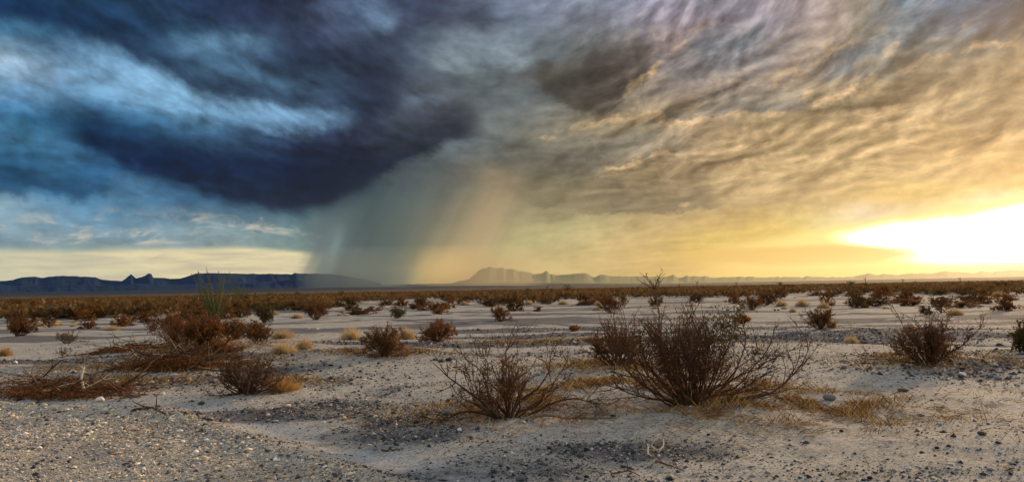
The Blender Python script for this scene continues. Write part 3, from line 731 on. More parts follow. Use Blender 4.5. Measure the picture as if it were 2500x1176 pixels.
def near_shrub(name, label, px, py, wpx, hpx, seed, stems=30, nsub=6, ntw=5, mats=None, leafy=0.5, leaf=0.012, tilt=(8, 78), bias=0.0,
               extra=(), wob=0.14, cat='shrub', group=None, r0=0.013, twr=0.0026, spread=0.10, olive=None, lift=0.02):
    rng = np.random.default_rng(seed)
    p, mpp = at_px(px, py)
    t = empty(name, p); tag(t, label, cat, group)
    Hh, Ww = hpx * mpp, wpx * mpp / 2
    sm, lm = mats or (M_STEM, M_LEAF)
    leaves = []
    specs = []
    for i in range(stems):
        az = rng.uniform(0, 2 * math.pi); tl = R(rng.uniform(*tilt)) * (0.55 + 0.45 * rng.random())
        tl = max(0.05, tl)
        L = 1.0 / math.sqrt((math.sin(tl) / Ww) ** 2 + (math.cos(tl) / Hh) ** 2) * rng.uniform(0.72, 1.05)
        specs.append((az + bias * math.sin(az), tl, L))
    for s in extra:                       # (azimuth deg seen from above: 90 = photo right, tilt deg, length in m)
        specs.append((R(s[0]), R(s[1]), s[2]))
    for az, tl, L in specs:
        g = Geo()
        b = np.array([math.sin(az), math.cos(az), 0]) * rng.uniform(0, spread) * (0.4 + tl); b[2] = -0.04
        grow_branch(rng, g, leaves, az, tl, L, r0 * rng.uniform(0.7, 1.3), lift=lift * (1 + tl), nsub=nsub, ntw=ntw, wob=wob, leafy=leafy, leafsize=leaf, base=b, twr=twr)
        g.build('branch', M_TWIG if (sm is M_STEM and rng.random() < .14) else sm, t)
    g = Geo(); leaf_quads(rng, g, leaves, leaf); g.build('foliage', lm, t)
    if olive:
        g = Geo()
        for (ox, oz, oy, rad, n) in olive:
            c = np.array([ox, oy, oz]) * np.array([Ww, Ww, Hh])
            leaf_quads(rng, g, c + rng.normal(0, rad * 0.55, (n * 2, 3)), leaf * 1.3)
        g.build('green_foliage', M_OLIVE, t)
    return t

# the crown base of the big creosote: a dark woody stump half buried
big = near_shrub('creosote_bush', 'largest dark many-stemmed bush with sparse olive leaves, on a sand mound right of centre', 1690, 984, 500, 232, 12, stems=54, nsub=7, ntw=5, leafy=0.45, wob=0.16, lift=0.03,
                 leaf=0.012, tilt=(8, 80), r0=0.015, spread=0.15, extra=((108, 80, 1.75), (97, 70, 1.5), (72, 66, 1.6), (262, 68, 1.5), (278, 72, 1.5), (70, 52, 1.4), (250, 70, 1.5), (92, 62, 1.5)),
                 olive=((.25, .72, 0, .22, 260), (.42, .80, .1, .18, 200), (.10, .62, .1, .2, 160), (.62, .50, 0, .14, 90), (-.35, .72, .2, .16, 90), (.48, .95, 0, .1, 60)))
g = Geo(); rng = np.random.default_rng(5)
for i in range(14):
    a = rng.uniform(0, 6.28); b = np.array([math.cos(a) * .13, math.sin(a) * .10, -0.08])
    g.tube(np.array([b, b * .9 + [0, 0, .12], b * 1.3 + [0, 0, .24]]), [.055, .05, .026], 6)
g.build('stump', M_STEM, big)
near_shrub('creosote_bush', 'open airy bush with long arching bare branches, left of the largest bush', 1245, 1018, 320, 186, 23, stems=24, nsub=6, ntw=5, leafy=0.6, leaf=0.011, tilt=(6, 70), lift=0.03,
           r0=0.014, spread=0.12, wob=0.22, extra=((268, 66, 1.05), (285, 58, 1.1), (255, 72, 1.0), (80, 62, 1.1), (95, 70, 1.15), (60, 50, 1.1), (0, 8, 1.25), (350, 12, 1.2), (275, 40, 1.15)))
near_shrub('shrub', 'dark red-brown bush just behind the left side of the largest bush', 1505, 894, 210, 100, 31, stems=36, nsub=6, ntw=6, leafy=0.8, leaf=0.016, tilt=(10, 80), twr=0.003)
near_shrub('shrub', 'broad bush with dark heavy base standing alone at the right', 2265, 888, 225, 108, 37, stems=44, nsub=6, ntw=6, leafy=0.75, leaf=0.016, tilt=(10, 84), twr=0.003,
           extra=((262, 70, 1.3), (95, 68, 1.35), (350, 8, 1.35), (80, 50, 1.35), (280, 40, 1.4)))
near_shrub('shrub', 'low grey half-dead bush with wiry twigs beside golden grass', 600, 962, 240, 104, 41, stems=46, nsub=6, ntw=5, leafy=0.15, leaf=0.010, tilt=(18, 86), mats=(M_STEM, M_RUST), twr=0.0024, wob=0.2)
near_shrub('shrub', 'dark spreading bush with a ragged base left of centre', 940, 868, 170, 76, 43, stems=46, nsub=6, ntw=6, leafy=0.7, leaf=0.018, tilt=(12, 88), twr=0.0034)
near_shrub('shrub', 'rounded rust-brown bush behind and right of the dark spreading bush', 1070, 834, 104, 54, 47, stems=40, nsub=6, ntw=6, leafy=0.9, leaf=0.02, tilt=(10, 84), twr=0.004, mats=(M_STEM, M_RUST))
near_shrub('shrub', 'twiggy dark bush with a tuft of gold grass at its right foot', 2003, 803, 95, 62, 53, stems=34, nsub=6, ntw=6, leafy=0.6, leaf=0.02, tilt=(10, 82), twr=0.0045)
near_shrub('shrub', 'small dark bush on the grey gravel sheet in the middle', 1220, 784, 74, 40, 59, stems=30, nsub=5, ntw=5, leafy=0.7, leaf=0.025, tilt=(10, 84), twr=0.005)
near_shrub('shrub', 'small upright dark green-brown bush on the bare pale flat', 968, 777, 48, 32, 61, stems=24, nsub=5, ntw=5, leafy=0.9, leaf=0.028, tilt=(8, 70), twr=0.005, mats=(M_STEM, M_OLIVE))
near_shrub('shrub', 'brown bush leaning beside a small straw clump, left of centre', 772, 780, 78, 48, 67, stems=34, nsub=6, ntw=5, leafy=0.95, leaf=0.028, tilt=(10, 80), twr=0.005)
near_shrub('shrub', 'olive-brown bush to the right of the green wand plant', 645, 787, 78, 54, 71, stems=34, nsub=6, ntw=5, leafy=0.95, leaf=0.026, tilt=(8, 78), twr=0.005, mats=(M_STEM, M_OLIVE))
near_shrub('shrub', 'dark wiry bush showing above the left shoulder of the largest bush', 1490, 764, 84, 46, 73, stems=30, nsub=6, ntw=5, leafy=0.75, leaf=0.03, tilt=(10, 84), twr=0.006)
near_shrub('shrub', 'dark wiry bush showing above the right shoulder of the largest bush', 1836, 757, 80, 44, 79, stems=30, nsub=6, ntw=5, leafy=0.7, leaf=0.03, tilt=(10, 84), twr=0.006)
near_shrub('shrub', 'dark low bush peeping out at the right of the largest bush', 1812, 790, 44, 24, 83, stems=24, nsub=5, ntw=5, leafy=0.95, leaf=0.03, tilt=(10, 86), twr=0.005, mats=(M_STEM, M_RUST))
near_shrub('shrub', 'olive bush cut off by the right edge of the picture', 2500, 862, 90, 82, 89, stems=30, nsub=6, ntw=5, leafy=0.95, leaf=0.022, tilt=(8, 80), twr=0.004, mats=(M_STEM, M_OLIVE))
near_shrub('shrub', 'thin grey leafless bush above the fallen branches at the far left', 165, 838, 84, 32, 97, stems=26, nsub=5, ntw=5, leafy=0.1, leaf=0.02, tilt=(15, 84), twr=0.004, mats=(M_TWIG, M_RUST))
near_shrub('shrub', 'little forked grey sprig on bare sand at the left', 152, 868, 46, 28, 101, stems=9, nsub=4, ntw=3, leafy=0.0, tilt=(25, 60), twr=0.004, mats=(M_TWIG, M_RUST))
near_shrub('shrub', 'dark bush with a stout foot near the left edge', 45, 822, 84, 44, 103, stems=34, nsub=6, ntw=5, leafy=0.9, leaf=0.024, tilt=(10, 82), twr=0.0045)
near_shrub('shrub', 'broad russet bush crowding the foot of the green wand plant', 484, 854, 235, 78, 107, stems=64, nsub=7, ntw=6, leafy=0.95, leaf=0.02, tilt=(8, 86), twr=0.004, mats=(M_STEM, M_RUST))
near_shrub('shrub', 'rust-red bush left of the broad russet one, behind the dead twigs', 428, 826, 120, 58, 151, stems=40, nsub=6, ntw=6, leafy=0.95, leaf=0.022, tilt=(10, 84), twr=0.004, mats=(M_STEM, M_RUST))
near_shrub('shrub', 'rust-brown bush right of the broad russet one, under the ocotillo', 566, 830, 110, 54, 157, stems=40, nsub=6, ntw=6, leafy=0.95, leaf=0.022, tilt=(10, 84), twr=0.004, mats=(M_STEM, M_LEAF))
near_shrub('shrub', 'low rusty bush in front of the broad russet one, above the grey bush', 530, 878, 130, 46, 163, stems=40, nsub=6, ntw=6, leafy=0.9, leaf=0.018, tilt=(14, 86), twr=0.0034, mats=(M_STEM, M_RUST))
near_shrub('shrub', 'dark brown bush at the left flank of the straw clumps', 628, 834, 110, 46, 109, stems=36, nsub=6, ntw=6, leafy=0.95, leaf=0.02, tilt=(10, 86), twr=0.004)
near_shrub('shrub', 'sapling-like dark bush rising from the left scrub beside bare sand', 375, 808, 48, 48, 113, stems=16, nsub=5, ntw=5, leafy=0.7, leaf=0.022, tilt=(6, 60), twr=0.0045)
near_shrub('shrub', 'tiny red-brown bush on pale sand left of the largest bush', 1402, 808, 30, 16, 127, stems=18, nsub=4, ntw=4, leafy=0.9, leaf=0.02, tilt=(10, 84), twr=0.004, mats=(M_STEM, M_RUST))
near_shrub('shrub', 'faint dead twig bush behind the open airy bush', 1185, 870, 70, 62, 131, stems=10, nsub=4, ntw=4, leafy=0.1, leaf=0.012, tilt=(5, 50), twr=0.003, mats=(M_TWIG, M_RUST))
def sapling():
    rng = np.random.default_rng(141); p, mpp = at_px(1616, 888)
    t = empty('sapling', p); tag(t, 'tall bare sapling forking above the largest bush against the sky', 'sapling')
    Hh = 182 * mpp; g = Geo()
    tr = np.array([(0, 0, -.05), (.03, 0, .35), (-.04, .02, .7), (-.02, 0, 1.0), (-.10, 0, Hh)]); g.tube(tr, [.026, .022, .018, .016, .013], 5); g.build('trunk', M_WOOD, t)
    lv = []
    for az, tl, L in ((268, 52, 58 * mpp), (270, 20, 46 * mpp), (85, 10, 56 * mpp), (95, 34, 42 * mpp), (250, 40, 44 * mpp), (60, 22, 50 * mpp)):
        g = Geo(); grow_branch(rng, g, lv, R(az), R(tl), L, .011, lift=0.02, nsub=3, ntw=2, wob=.13, leafy=0, base=tr[-1], twr=.004, lo=2); g.build('branch', M_STEM, t)
    for az, tl, z in ((280, 30, .9), (80, 25, 1.15), (265, 22, 1.3)):
        g = Geo(); grow_branch(rng, g, lv, R(az), R(tl), .4, .008, nsub=2, ntw=2, wob=.14, leafy=0, base=(-.04, 0, z), twr=.004, lo=2); g.build('branch', M_STEM, t)
sapling()

# ------------------------------------------------------------------ green wand plant (ocotillo)
def wand_plant(label, px, py, wpx, hpx, n, seed, thick=0.012):
    rng = np.random.default_rng(seed)
    p, mpp = at_px(px, py); t = empty('ocotillo', p); tag(t, label, 'ocotillo', 'ocotillos')
    for i in range(n):
        a = rng.uniform(0, 6.28); tl = R(rng.uniform(3, 32))
        L = hpx * mpp * rng.uniform(0.7, 1.12)
        d = np.array([math.cos(a) * math.sin(tl), math.sin(a) * math.sin(tl), math.cos(tl)])
        if i == 0: d = unit(np.array([-.50, 0, 1.0])); L = hpx * mpp * 1.1
        if i == 1: d = unit(np.array([.46, 0, 1.0])); L = hpx * mpp * 1.05
        if i == 2: d = unit(np.array([-.22, 0, 1.0])); L = hpx * mpp * 1.12
        g = Geo()
        b = np.array([math.cos(a), math.sin(a), 0]) * rng.uniform(0, .10)
        pts = wander(rng, b, d, L, 9, 0.045, 0.01)
        g.tube(pts, np.linspace(thick * 1.5, thick * 0.5, 10), 4)
        c = np.concatenate([pts[k] + (pts[k + 1] - pts[k]) * rng.random((14, 1)) for k in range(1, 9)])
        leaf_quads(rng, g, c + rng.normal(0, thick * 1.3, c.shape), thick * 1.5)
        g.build('stem', M_OCO, t)
    return t
wand_plant('tall green ocotillo of upright wands rising over the left scrub to the ridge', 528, 792, 105, 128, 32, 201, 0.017)
wand_plant('small faint ocotillo just right of and behind the tall green one', 592, 745, 46, 46, 14, 203, 0.03)

# ------------------------------------------------------------------ straw clumps
def straw(label, px, py, wpx, hpx, seed, mat=None, n=420, dark=True):
    rng = np.random.default_rng(seed)
    p, mpp = at_px(px, py); t = empty('straw_clump', p); tag(t, label, 'grass clump', 'dry straw clumps')
    g = Geo(); w = max(0.004, mpp * 0.34)
    straw_dome(rng, g, n, wpx * mpp / 2, hpx * mpp, w)
    for k in range(3):
        a = rng.uniform(0, 6.28)
        straw_dome(rng, g, n // 4, wpx * mpp / 4, hpx * mpp * .6, w, (math.cos(a) * wpx * mpp * .28, math.sin(a) * wpx * mpp * .2, 0))
    g.build('blades', mat or M_STRAW, t)
    if dark:
        g = Geo(); straw_dome(rng, g, n // 4, wpx * mpp / 2.4, hpx * mpp * .45, w, inner=0.2); g.build('rust_base', M_RUST, t)  # shorter rust-brown blades low inside the clump
    return t
for i, a in enumerate((
    ('long pale straw clump behind the two rounded golden ones', 690, 826, 74, 32), ('broad golden straw clump in front of the long pale one', 690, 862, 86, 38),
    ('rounded golden straw clump at the right end of its trio', 742, 852, 56, 34), ('pale straw clump on bare sand between the bushes left of centre', 858, 829, 64, 42),
    ('tawny straw clump growing behind the dark spreading bush', 990, 828, 56, 38), ('small round reddish straw ball alone on the sand at the right', 2079, 830, 40, 25),
    ('leftmost of three straw domes in a row right of the largest bush', 1908, 748, 36, 19), ('widest of three straw domes in a row right of the largest bush', 1958, 750, 42, 22),
    ('rightmost of three straw domes in a row right of the largest bush', 2010, 753, 36, 20), ('tiny pale straw tuft in front of the three straw domes', 1936, 762, 22, 12),
    ('grey-gold straw dome under the bush pair near the right edge', 2330, 770, 48, 23), ('straw dome at the foot of the dark bush right of centre', 1460, 746, 24, 14),
    ('small straw mound beside the leaning brown bush', 724, 777, 34, 15), ('gold straw tuft at the right foot of the twiggy dark bush', 2032, 804, 26, 22),
    ('pale straw mound left of the dark bush row near the centre', 1133, 745, 28, 12), ('small straw mound just right of the pale mound near the centre', 1188, 745, 20, 11),
    ('yellow grass tuft inside the russet heap below the ocotillo', 545, 850, 38, 36), ('orange straw tuft at the left edge of the picture', 12, 868, 44, 28),
    ('golden grass heap on the right flank of the grey half-dead bush', 684, 954, 116, 42), ('flat pale straw patch on the sand above the fallen branches', 275, 806, 50, 14),
    ('hazy straw dome near the right edge below the far scrub', 2437, 724, 34, 17), ('straw dome tucked into bushes just right of centre', 1290, 744, 24, 13), ('brown-gold straw ball on the flat just right of centre', 1374, 744, 32, 14),
    ('straw mound among bushes on the flat left of the leaning brown bush', 722, 758, 22, 10), ('sunlit straw heap beyond the dark bush row near the centre', 1085, 752, 22, 14), ('low straw mound at the far left inside the brown scrub', 72, 772, 40, 12),
    ('bright straw patch inside the left scrub, left of the ocotillo', 440, 772, 42, 16), ('pale straw patch in the middle of the left scrub', 208, 775, 36, 13), ('second pale straw patch in the left scrub, nearer the ocotillo', 320, 768, 34, 12))):
    straw(a[0], *a[1:], seed=300 + i, mat=M_GOLD if 'golden grass heap' in a[0] or 'orange' in a[0] or 'yellow' in a[0] else None)

# ------------------------------------------------------------------ mid and far shrubs: copies of ten grown kinds
def proto(seed, n, h, w, leafmat, leaf=0.05, dense=1.0):
    rng = np.random.default_rng(seed)
    t = empty('desert_shrub', (0, 0, 0)); leaves = []; g = Geo()
    for i in range(n):
        az = rng.uniform(0, 6.28); tl = R(rng.uniform(6, 80))
        L = 1 / math.sqrt((math.sin(tl) / w) ** 2 + (math.cos(tl) / h) ** 2) * rng.uniform(.7, 1.05)
        grow_branch(rng, g, leaves, az, tl, L, 0.02, nsub=5, ntw=4, leafy=dense, leafsize=0.05, twr=0.008)
    g.build('branches', M_STEM, t)
    g = Geo(); leaf_quads(rng, g, leaves, leaf); g.build('foliage', leafmat, t)
    return t
PROTO = [proto(400 + i, n, 1.0, w, m, dense=dn) for i, (n, w, m, dn) in enumerate((
    (16, .8, M_SCRUB, 1), (14, .7, M_LEAF, .9), (18, 1.0, M_SCRUB, 1), (12, .6, M_LEAF, .9), (16, .9, M_SCRUB, .8), (14, .8, M_RUST, .9), (20, 1.1, M_LEAF, 1), (10, .7, M_SCRUB, .5)))]

def place(k, px, py, wpx, hpx, label, group, rng):
    t = copy_tree(PROTO[k])
    p, mpp = at_px(px, py)
    t.location = p; s = hpx * mpp
    t.scale = (wpx * mpp / 2 / 0.85, wpx * mpp / 2 / 0.85, s); t.rotation_euler = (0, 0, rng.uniform(0, 6.28))
    tag(t, label, 'shrub', group)
    return t
rng = np.random.default_rng(77)
MIDS = (
 (858, 748, 38, 27, 'small brown bush first in the row behind the pale flat, left of centre'), (982, 748, 48, 25, 'brown bush just behind the small upright green-brown one'), (1030, 751, 48, 32, 'dark bush on a short bare trunk left of centre'),
 (1096, 753, 72, 34, 'wide dark bush with straw heaps around it near the centre'), (1255, 759, 76, 48, 'tall dark bush rising behind the small one on the grey gravel sheet'), (1312, 760, 36, 17, 'small spiky dead bush in front of straw mounds right of centre'),
 (1430, 744, 56, 32, 'dark bush casting a streak of shade, right of centre'), (1524, 748, 44, 36, 'dark upright bush behind the left shoulder bush'), (1700, 738, 46, 24, 'bush behind the tips of the largest bush'), (1790, 741, 54, 28, 'brown bush behind the right shoulder bush'),
 (1872, 744, 66, 36, 'wide dark bush left of the three straw domes'), (2018, 746, 54, 38, 'dark bush behind the rightmost straw dome'), (2092, 752, 80, 46, 'large dark bush with a white scrap at its foot'), (2206, 747, 38, 20, 'small square dark bush on the right flat'),
 (2218, 732, 56, 26, 'bush just beyond the small square one on the right'), (2298, 764, 92, 48, 'big brown bush at the right, taller of a joined pair'), (2262, 768, 42, 26, 'smaller dark bush of a joined pair at the right'), (2462, 760, 96, 48, 'amber-lit bush near the right edge'),
 (2380, 737, 60, 26, 'amber-lit bush farther back near the right edge'), (2150, 730, 60, 26, 'bush in the far row above the right flat'), (1600, 748, 50, 34, 'bush behind the foot of the tall sapling'), (215, 803, 56, 26, 'low dark bush on the edge of the left bare sand'),
 (300, 796, 64, 30, 'brown bush at the near edge of the left scrub'), (120, 800, 70, 32, 'brown bush in the left scrub above the thin grey one'), (420, 800, 70, 36, 'russet bush in the left scrub just left of the ocotillo'), (455, 778, 60, 32, 'brown bush touching the left side of the ocotillo'),
 (590, 775, 50, 30, 'brown bush between the ocotillo and the olive-brown bush'), (700, 745, 40, 22, 'small brown bush in the row left of the leaning bush'), (668, 742, 34, 20, 'first small bush of the far row right of the ocotillo'))
for i, (x, y, w, h, lb) in enumerate(MIDS):
    place(i % 8, x, y, w, h, lb, 'shrubs of the middle distance', rng)
def yh(x): return 728 - 0.018 * x
cnt = 0
ZONES = ((0, 600, 10, 66, 70, 'one of many brown bushes in the dense scrub left of the ocotillo'), (600, 1250, 7, 22, 34, 'one of the small bushes lining the far scrub left of centre'),
         (640, 1500, 24, 60, 26, 'one of the low bushes dotted over the pale flat left of the largest bush'), (1760, 2500, 26, 70, 26, 'one of the low bushes dotted over the flat right of the largest bush'),
         (1250, 1850, 7, 24, 34, 'one of the small bushes lining the far scrub right of centre'), (1850, 2560, 8, 34, 40, 'one of the small bushes lining the far scrub at the right'))
for (x0, x1, d0, d1, n, lb) in ZONES:
    done = 0
    while done < n:
        x = rng.uniform(x0, x1); d = d0 + (d1 - d0) * rng.random() ** 1.5
        if x0 == 0:
            if d > 30 and vnoise(x / 45, d / 14, 91) < -0.12: continue
            if d > 48 and x > 540: continue
        mpp = CAM_H / d
        h = rng.uniform(0.9, 1.6); w = h * rng.uniform(1.5, 2.7)
        if d > 45: h *= .8
        if d0 > 20: h *= .55
        place(int(rng.choice([0, 0, 2, 4, 1, 6, 5, 3, 7])), x, yh(x) + d, w / mpp, h / mpp, lb, lb.replace('one of the ', '').replace('one of many ', ''), rng)
        done += 1
for pr in PROTO:
    for ch in list(pr.children): bpy.data.objects.remove(ch)
    bpy.data.objects.remove(pr)

STR = [o for o in bpy.data.objects if o.name.startswith('straw_clump') and o.parent is None][3:9]
for (x0, x1, d0, d1, n, lb) in ((0, 600, 26, 75, 26, 'one of the pale straw mounds scattered through the left scrub'), (620, 1500, 16, 60, 22, 'one of the small straw mounds on the pale flat left of the largest bush'), (1500, 2500, 16, 66, 24, 'one of the small straw mounds on the flat behind and right of the largest bush')):
    for i in range(n):
        x = rng.uniform(x0, x1); d = d0 + (d1 - d0) * rng.random() ** 1.4
        t = copy_tree(STR[int(rng.integers(len(STR)))]); p, mpp = at_px(x, yh(x) + d)
        t.location = p; k = rng.uniform(.45, 1.0) * (1.2 if d < 35 else .8); t.scale = (k * rng.uniform(.8, 1.6), k, k * rng.uniform(.6, 1.0)); t.rotation_euler = (0, 0, rng.uniform(0, 6.28))
        tag(t, lb, 'grass clump', lb.replace('one of the ', ''))

# tall thin plants standing up above the far scrub
def stalk(px, py, hpx, label, kind, seed):
    rng = np.random.default_rng(seed); p, mpp = at_px(px, py); H = hpx * mpp
    t = empty('yucca_stalk' if kind == 'stalk' else 'far_bush', p); g = Geo(); w = mpp * 1.2
    if kind == 'stalk':
        pts = wander(rng, (0, 0, 0), (rng.normal(0, .05), 0, 1), H * .7, 4, .03, 0); g.tube(pts, w * .8, 4)
        for s in (-1, 1): g.tube(wander(rng, pts[-1], (s * .5, .1, .8), H * .3, 3, .1, .02), w * .6, 4)
        g.build('stem', M_STEM, t)
    else:
        g.tube(wander(rng, (0, 0, 0), (0, 0, 1), H * .6, 3, .05, 0), w * .7, 4); g.build('stem', M_STEM, t)
        g = Geo(); c = np.array([0, 0, H * .62]) + rng.normal(0, 1, (240, 3)) * np.array([H * .28, H * .28, H * .2]); leaf_quads(rng, g, c, H * .07); g.build('foliage', M_OLIVE, t)
    tag(t, label, 'plant' if kind == 'stalk' else 'bush', 'tall plants above the far scrub')
for i, a in enumerate(((1336, 716, 18, 'upright dark stalk on the far scrub line right of the rain', 'stalk'), (1386, 716, 22, 'round dark tree-like bush standing above the far scrub line', 'bush'), (1703, 710, 26, 'tall forked stalk on the skyline right of the sapling', 'stalk'),
    (1798, 706, 16, 'thin leaning stalk on the skyline above the largest bush', 'stalk'), (2078, 700, 16, 'dark stub on the skyline at the right', 'bush'), (660, 727, 14, 'dark dot bush on the far scrub edge right of the ocotillo', 'bush'), (726, 727, 14, 'second dark dot bush on the far scrub edge right of the ocotillo', 'bush'),
    (833, 724, 14, 'dark dot bush on the far scrub edge below the rain', 'bush'), (1288, 716, 14, 'small dark bush on the far scrub edge just right of centre', 'bush'), (2115, 700, 24, 'spindly stalk on the right skyline left of its fellows', 'stalk'), (2205, 698, 18, 'spindly stalk on the right skyline above the straw flat', 'stalk'),
    (2345, 694, 20, 'spindly stalk on the right skyline near the sun glare', 'stalk'), (1905, 702, 13, 'low round bush on the skyline right of the largest bush', 'bush'), (1660, 710, 14, 'small stalk on the skyline beside the sapling', 'stalk'))):
    stalk(*a, seed=700 + i)

# the scrub beyond, a mass nobody could count
def far_scrub():
    rng = np.random.default_rng(9)
    n = 34000
    az = rng.uniform(R(-44), R(44), n); r = 62 * (1900 / 62.0) ** (rng.random(n) ** 0.9)
    x, y = r * np.sin(az), r * np.cos(az)
    keep = vnoise(x / 14, y / 14, 66) + 0.6 * vnoise(x / 45, y / 45, 67) > -0.25 - 0.25 * (az < -.25)
    keep &= (r > 95 + 60 * vnoise(x / 9, y / 9, 69)) | ((az < -0.24) & (vnoise(x / 6, y / 6, 68) > -0.12))
    x, y, r = x[keep], y[keep], r[keep]; z = height(x, y)
    H = rng.uniform(.6, 1.35, len(x)); Wd = H * rng.uniform(.8, 1.5, len(x))
    g = Geo()
    for k in range(12):
        c = np.c_[x, y, z] + rng.normal(0, 1, (len(x), 3)) * np.c_[Wd * .38, Wd * .38, H * .18] + np.c_[0 * x, 0 * x, H * .5]
        u = unit(rng.normal(0, 1, c.shape)); w = unit(np.cross(u, rng.normal(0, 1, c.shape)))
        s = (H * rng.uniform(.14, .30, len(x)))[:, None]
        g.quads(c, u * s, w * s)
    o = g.build('distant_scrub', M_SCRUB); tag(o, 'brown scrub covering the far plain up to the skyline', kind='stuff')
far_scrub()

# ------------------------------------------------------------------ stones, gravel, litter
def mat_vcol(name, rough=0.9):
    m, t = new_mat(name)
    c = t.n('ShaderNodeAttribute', attribute_name='tint').outputs['Color']
    P = t.n('ShaderNodeNewGeometry').outputs['Position']
    n = t.noise(P, 60.0, 3, 0.6)
    b = t.n('ShaderNodeBsdfPrincipled', {'Base Color': t.mix(0.5, c, t.scale(c, t.mr(n, 0.25, 0.75, 0.5, 1.5))), 'Roughness': rough, 'Specular IOR Level': 0.25})
    finish(t, b.outputs[0]); return m
M_PEB = mat_vcol('gravel_stone')
M_STRAWV = mat_vcol('straw_bits')

def gravel():
    rng = np.random.default_rng(21)
    n = 900000
    az = rng.uniform(R(-39), R(39), n); r = 5.3 * (30 / 5.3) ** rng.random(n)
    x, y = r * np.sin(az), r * np.cos(az)
    gm = gravel_mask(x, y); tr = sstep(0, .3, track_side(x, y))
    patch = np.clip(0.5 + 1.7 * fbm(x * .7, y * .7, 33, 3), 0.05, 1.2)
    dens = 0.085 * patch + 0.62 * gm ** 1.3 + 0.42 * tr
    dens = dens * np.clip(1.25 - r / 34.0, .15, 1) * (1 - .8 * np.exp(-((track_side(x, y) + .4) / .3) ** 2))
    k = rng.random(n) < dens * 0.72
    x, y, r, gm, tr = x[k], y[k], r[k], gm[k], tr[k]
    m = len(x)
    s = np.exp(rng.normal(math.log(0.0068), .62, m)) * (1 + .4 * gm); s = np.minimum(s, 0.045)
    s *= np.clip(r / 9.0, 0.85, 1.8)
    base = np.array([(1, 0, 0), (0, 1, 0), (-1, 0, 0), (0, -1, 0), (0, 0, 1), (0, 0, -1)], float)
    V = base[None] * rng.uniform(.7, 1.3, (m, 6, 1)) * np.stack([np.ones(m), rng.uniform(.6, 1, m), rng.uniform(.35, .75, m)], -1)[:, None]
    V = V + rng.normal(0, .12, V.shape)
    a = rng.uniform(0, 6.28, m); c, sn = np.cos(a)[:, None], np.sin(a)[:, None]
    V = np.stack([V[..., 0] * c - V[..., 1] * sn, V[..., 0] * sn + V[..., 1] * c, V[..., 2]], -1) * s[:, None, None]
    V += np.stack([x, y, height(x, y) + s * .22], -1)[:, None]
    F = np.array([(0, 1, 4), (1, 2, 4), (2, 3, 4), (3, 0, 4), (1, 0, 5), (2, 1, 5), (3, 2, 5), (0, 3, 5)])
    F = (F[None] + 6 * np.arange(m)[:, None, None]).reshape(-1, 3)
    q = rng.random(m)
    dark = np.array([.05, .048, .052]); grey = np.array([.17, .16, .155]); tan = np.array([.42, .35, .25]); pale = np.array([.60, .55, .48])
    pd = 0.40 + .22 * gm - .27 * tr
    col = np.where((q < pd)[:, None], dark, np.where((q < pd + .28)[:, None], grey, np.where((q < .95 - .08 * tr)[:, None], tan, pale))) * rng.uniform(.7, 1.35, (m, 1)) * (1 + .35 * tr[:, None])
    o = mesh_obj('gravel', V.reshape(-1, 3), np.ascontiguousarray(F), M_PEB, attrs={'tint': np.repeat(col, 6, 0)})
    tag(o, 'loose dark and grey gravel scattered over the sand', kind='stuff')
gravel()

def straw_litter():
    rng = np.random.default_rng(22)
    n = 420000
    az = rng.uniform(R(-38), R(38), n); r = 6 * (36 / 6.0) ** rng.random(n)
    x, y = r * np.sin(az), r * np.cos(az)
    lm = litter_mask(x, y)
    thin = np.clip(fbm(x * .5, y * .5, 44, 3) - .12, 0, 1) * .10 + .03 * sstep(2.0, 6.0, x) * (fbm(x * 1.2, y * 1.2, 46, 2) > 0.08)
    k = rng.random(n) < np.clip(lm * .95 + thin, 0, 1)
    x, y, lm = x[k], y[k], lm[k]; m = len(x)
    L = rng.uniform(.03, .15, m); a = rng.uniform(0, 6.28, m); up = np.abs(rng.normal(0, .25, m)) * (1 + lm) + .9 * (vnoise(x * 3, y * 3, 99) > .22)
    z = height(x, y)
    b = np.c_[x, y, z + .004]; tip = b + np.c_[np.cos(a) * L, np.sin(a) * L, L * np.minimum(up, 1.2)]
    g = Geo(); g.blades(b, tip, rng.uniform(.0018, .0042, m) * np.clip(np.hypot(x, y) / 9, .8, 2))
    q = rng.random(m)
    gold = np.array([.52, .29, .065]); straw = np.array([.60, .45, .24]); rust = np.array([.24, .105, .028]); dk = np.array([.07, .04, .02])
    col = np.where((q < .34)[:, None], gold, np.where((q < .5)[:, None], straw, np.where((q < .82)[:, None], rust, dk))) * rng.uniform(.7, 1.3, (m, 1))
    o = mesh_obj('dry_grass_litter', np.concatenate(g.v), np.concatenate(g.f), M_STRAWV, attrs={'tint': np.repeat(col, 4, 0)})
    tag(o, 'golden and rusty dry grass litter lying under the bushes', kind='stuff')
straw_litter()

def ico():
    import bmesh
    bm = bmesh.new(); bmesh.ops.create_icosphere(bm, subdivisions=2, radius=1.0)
    v = np.array([q.co[:] for q in bm.verts]); f = np.array([[w.index for w in p.verts] for p in bm.faces]); bm.free()
    return v, f
ICO_V, ICO_F = ico()

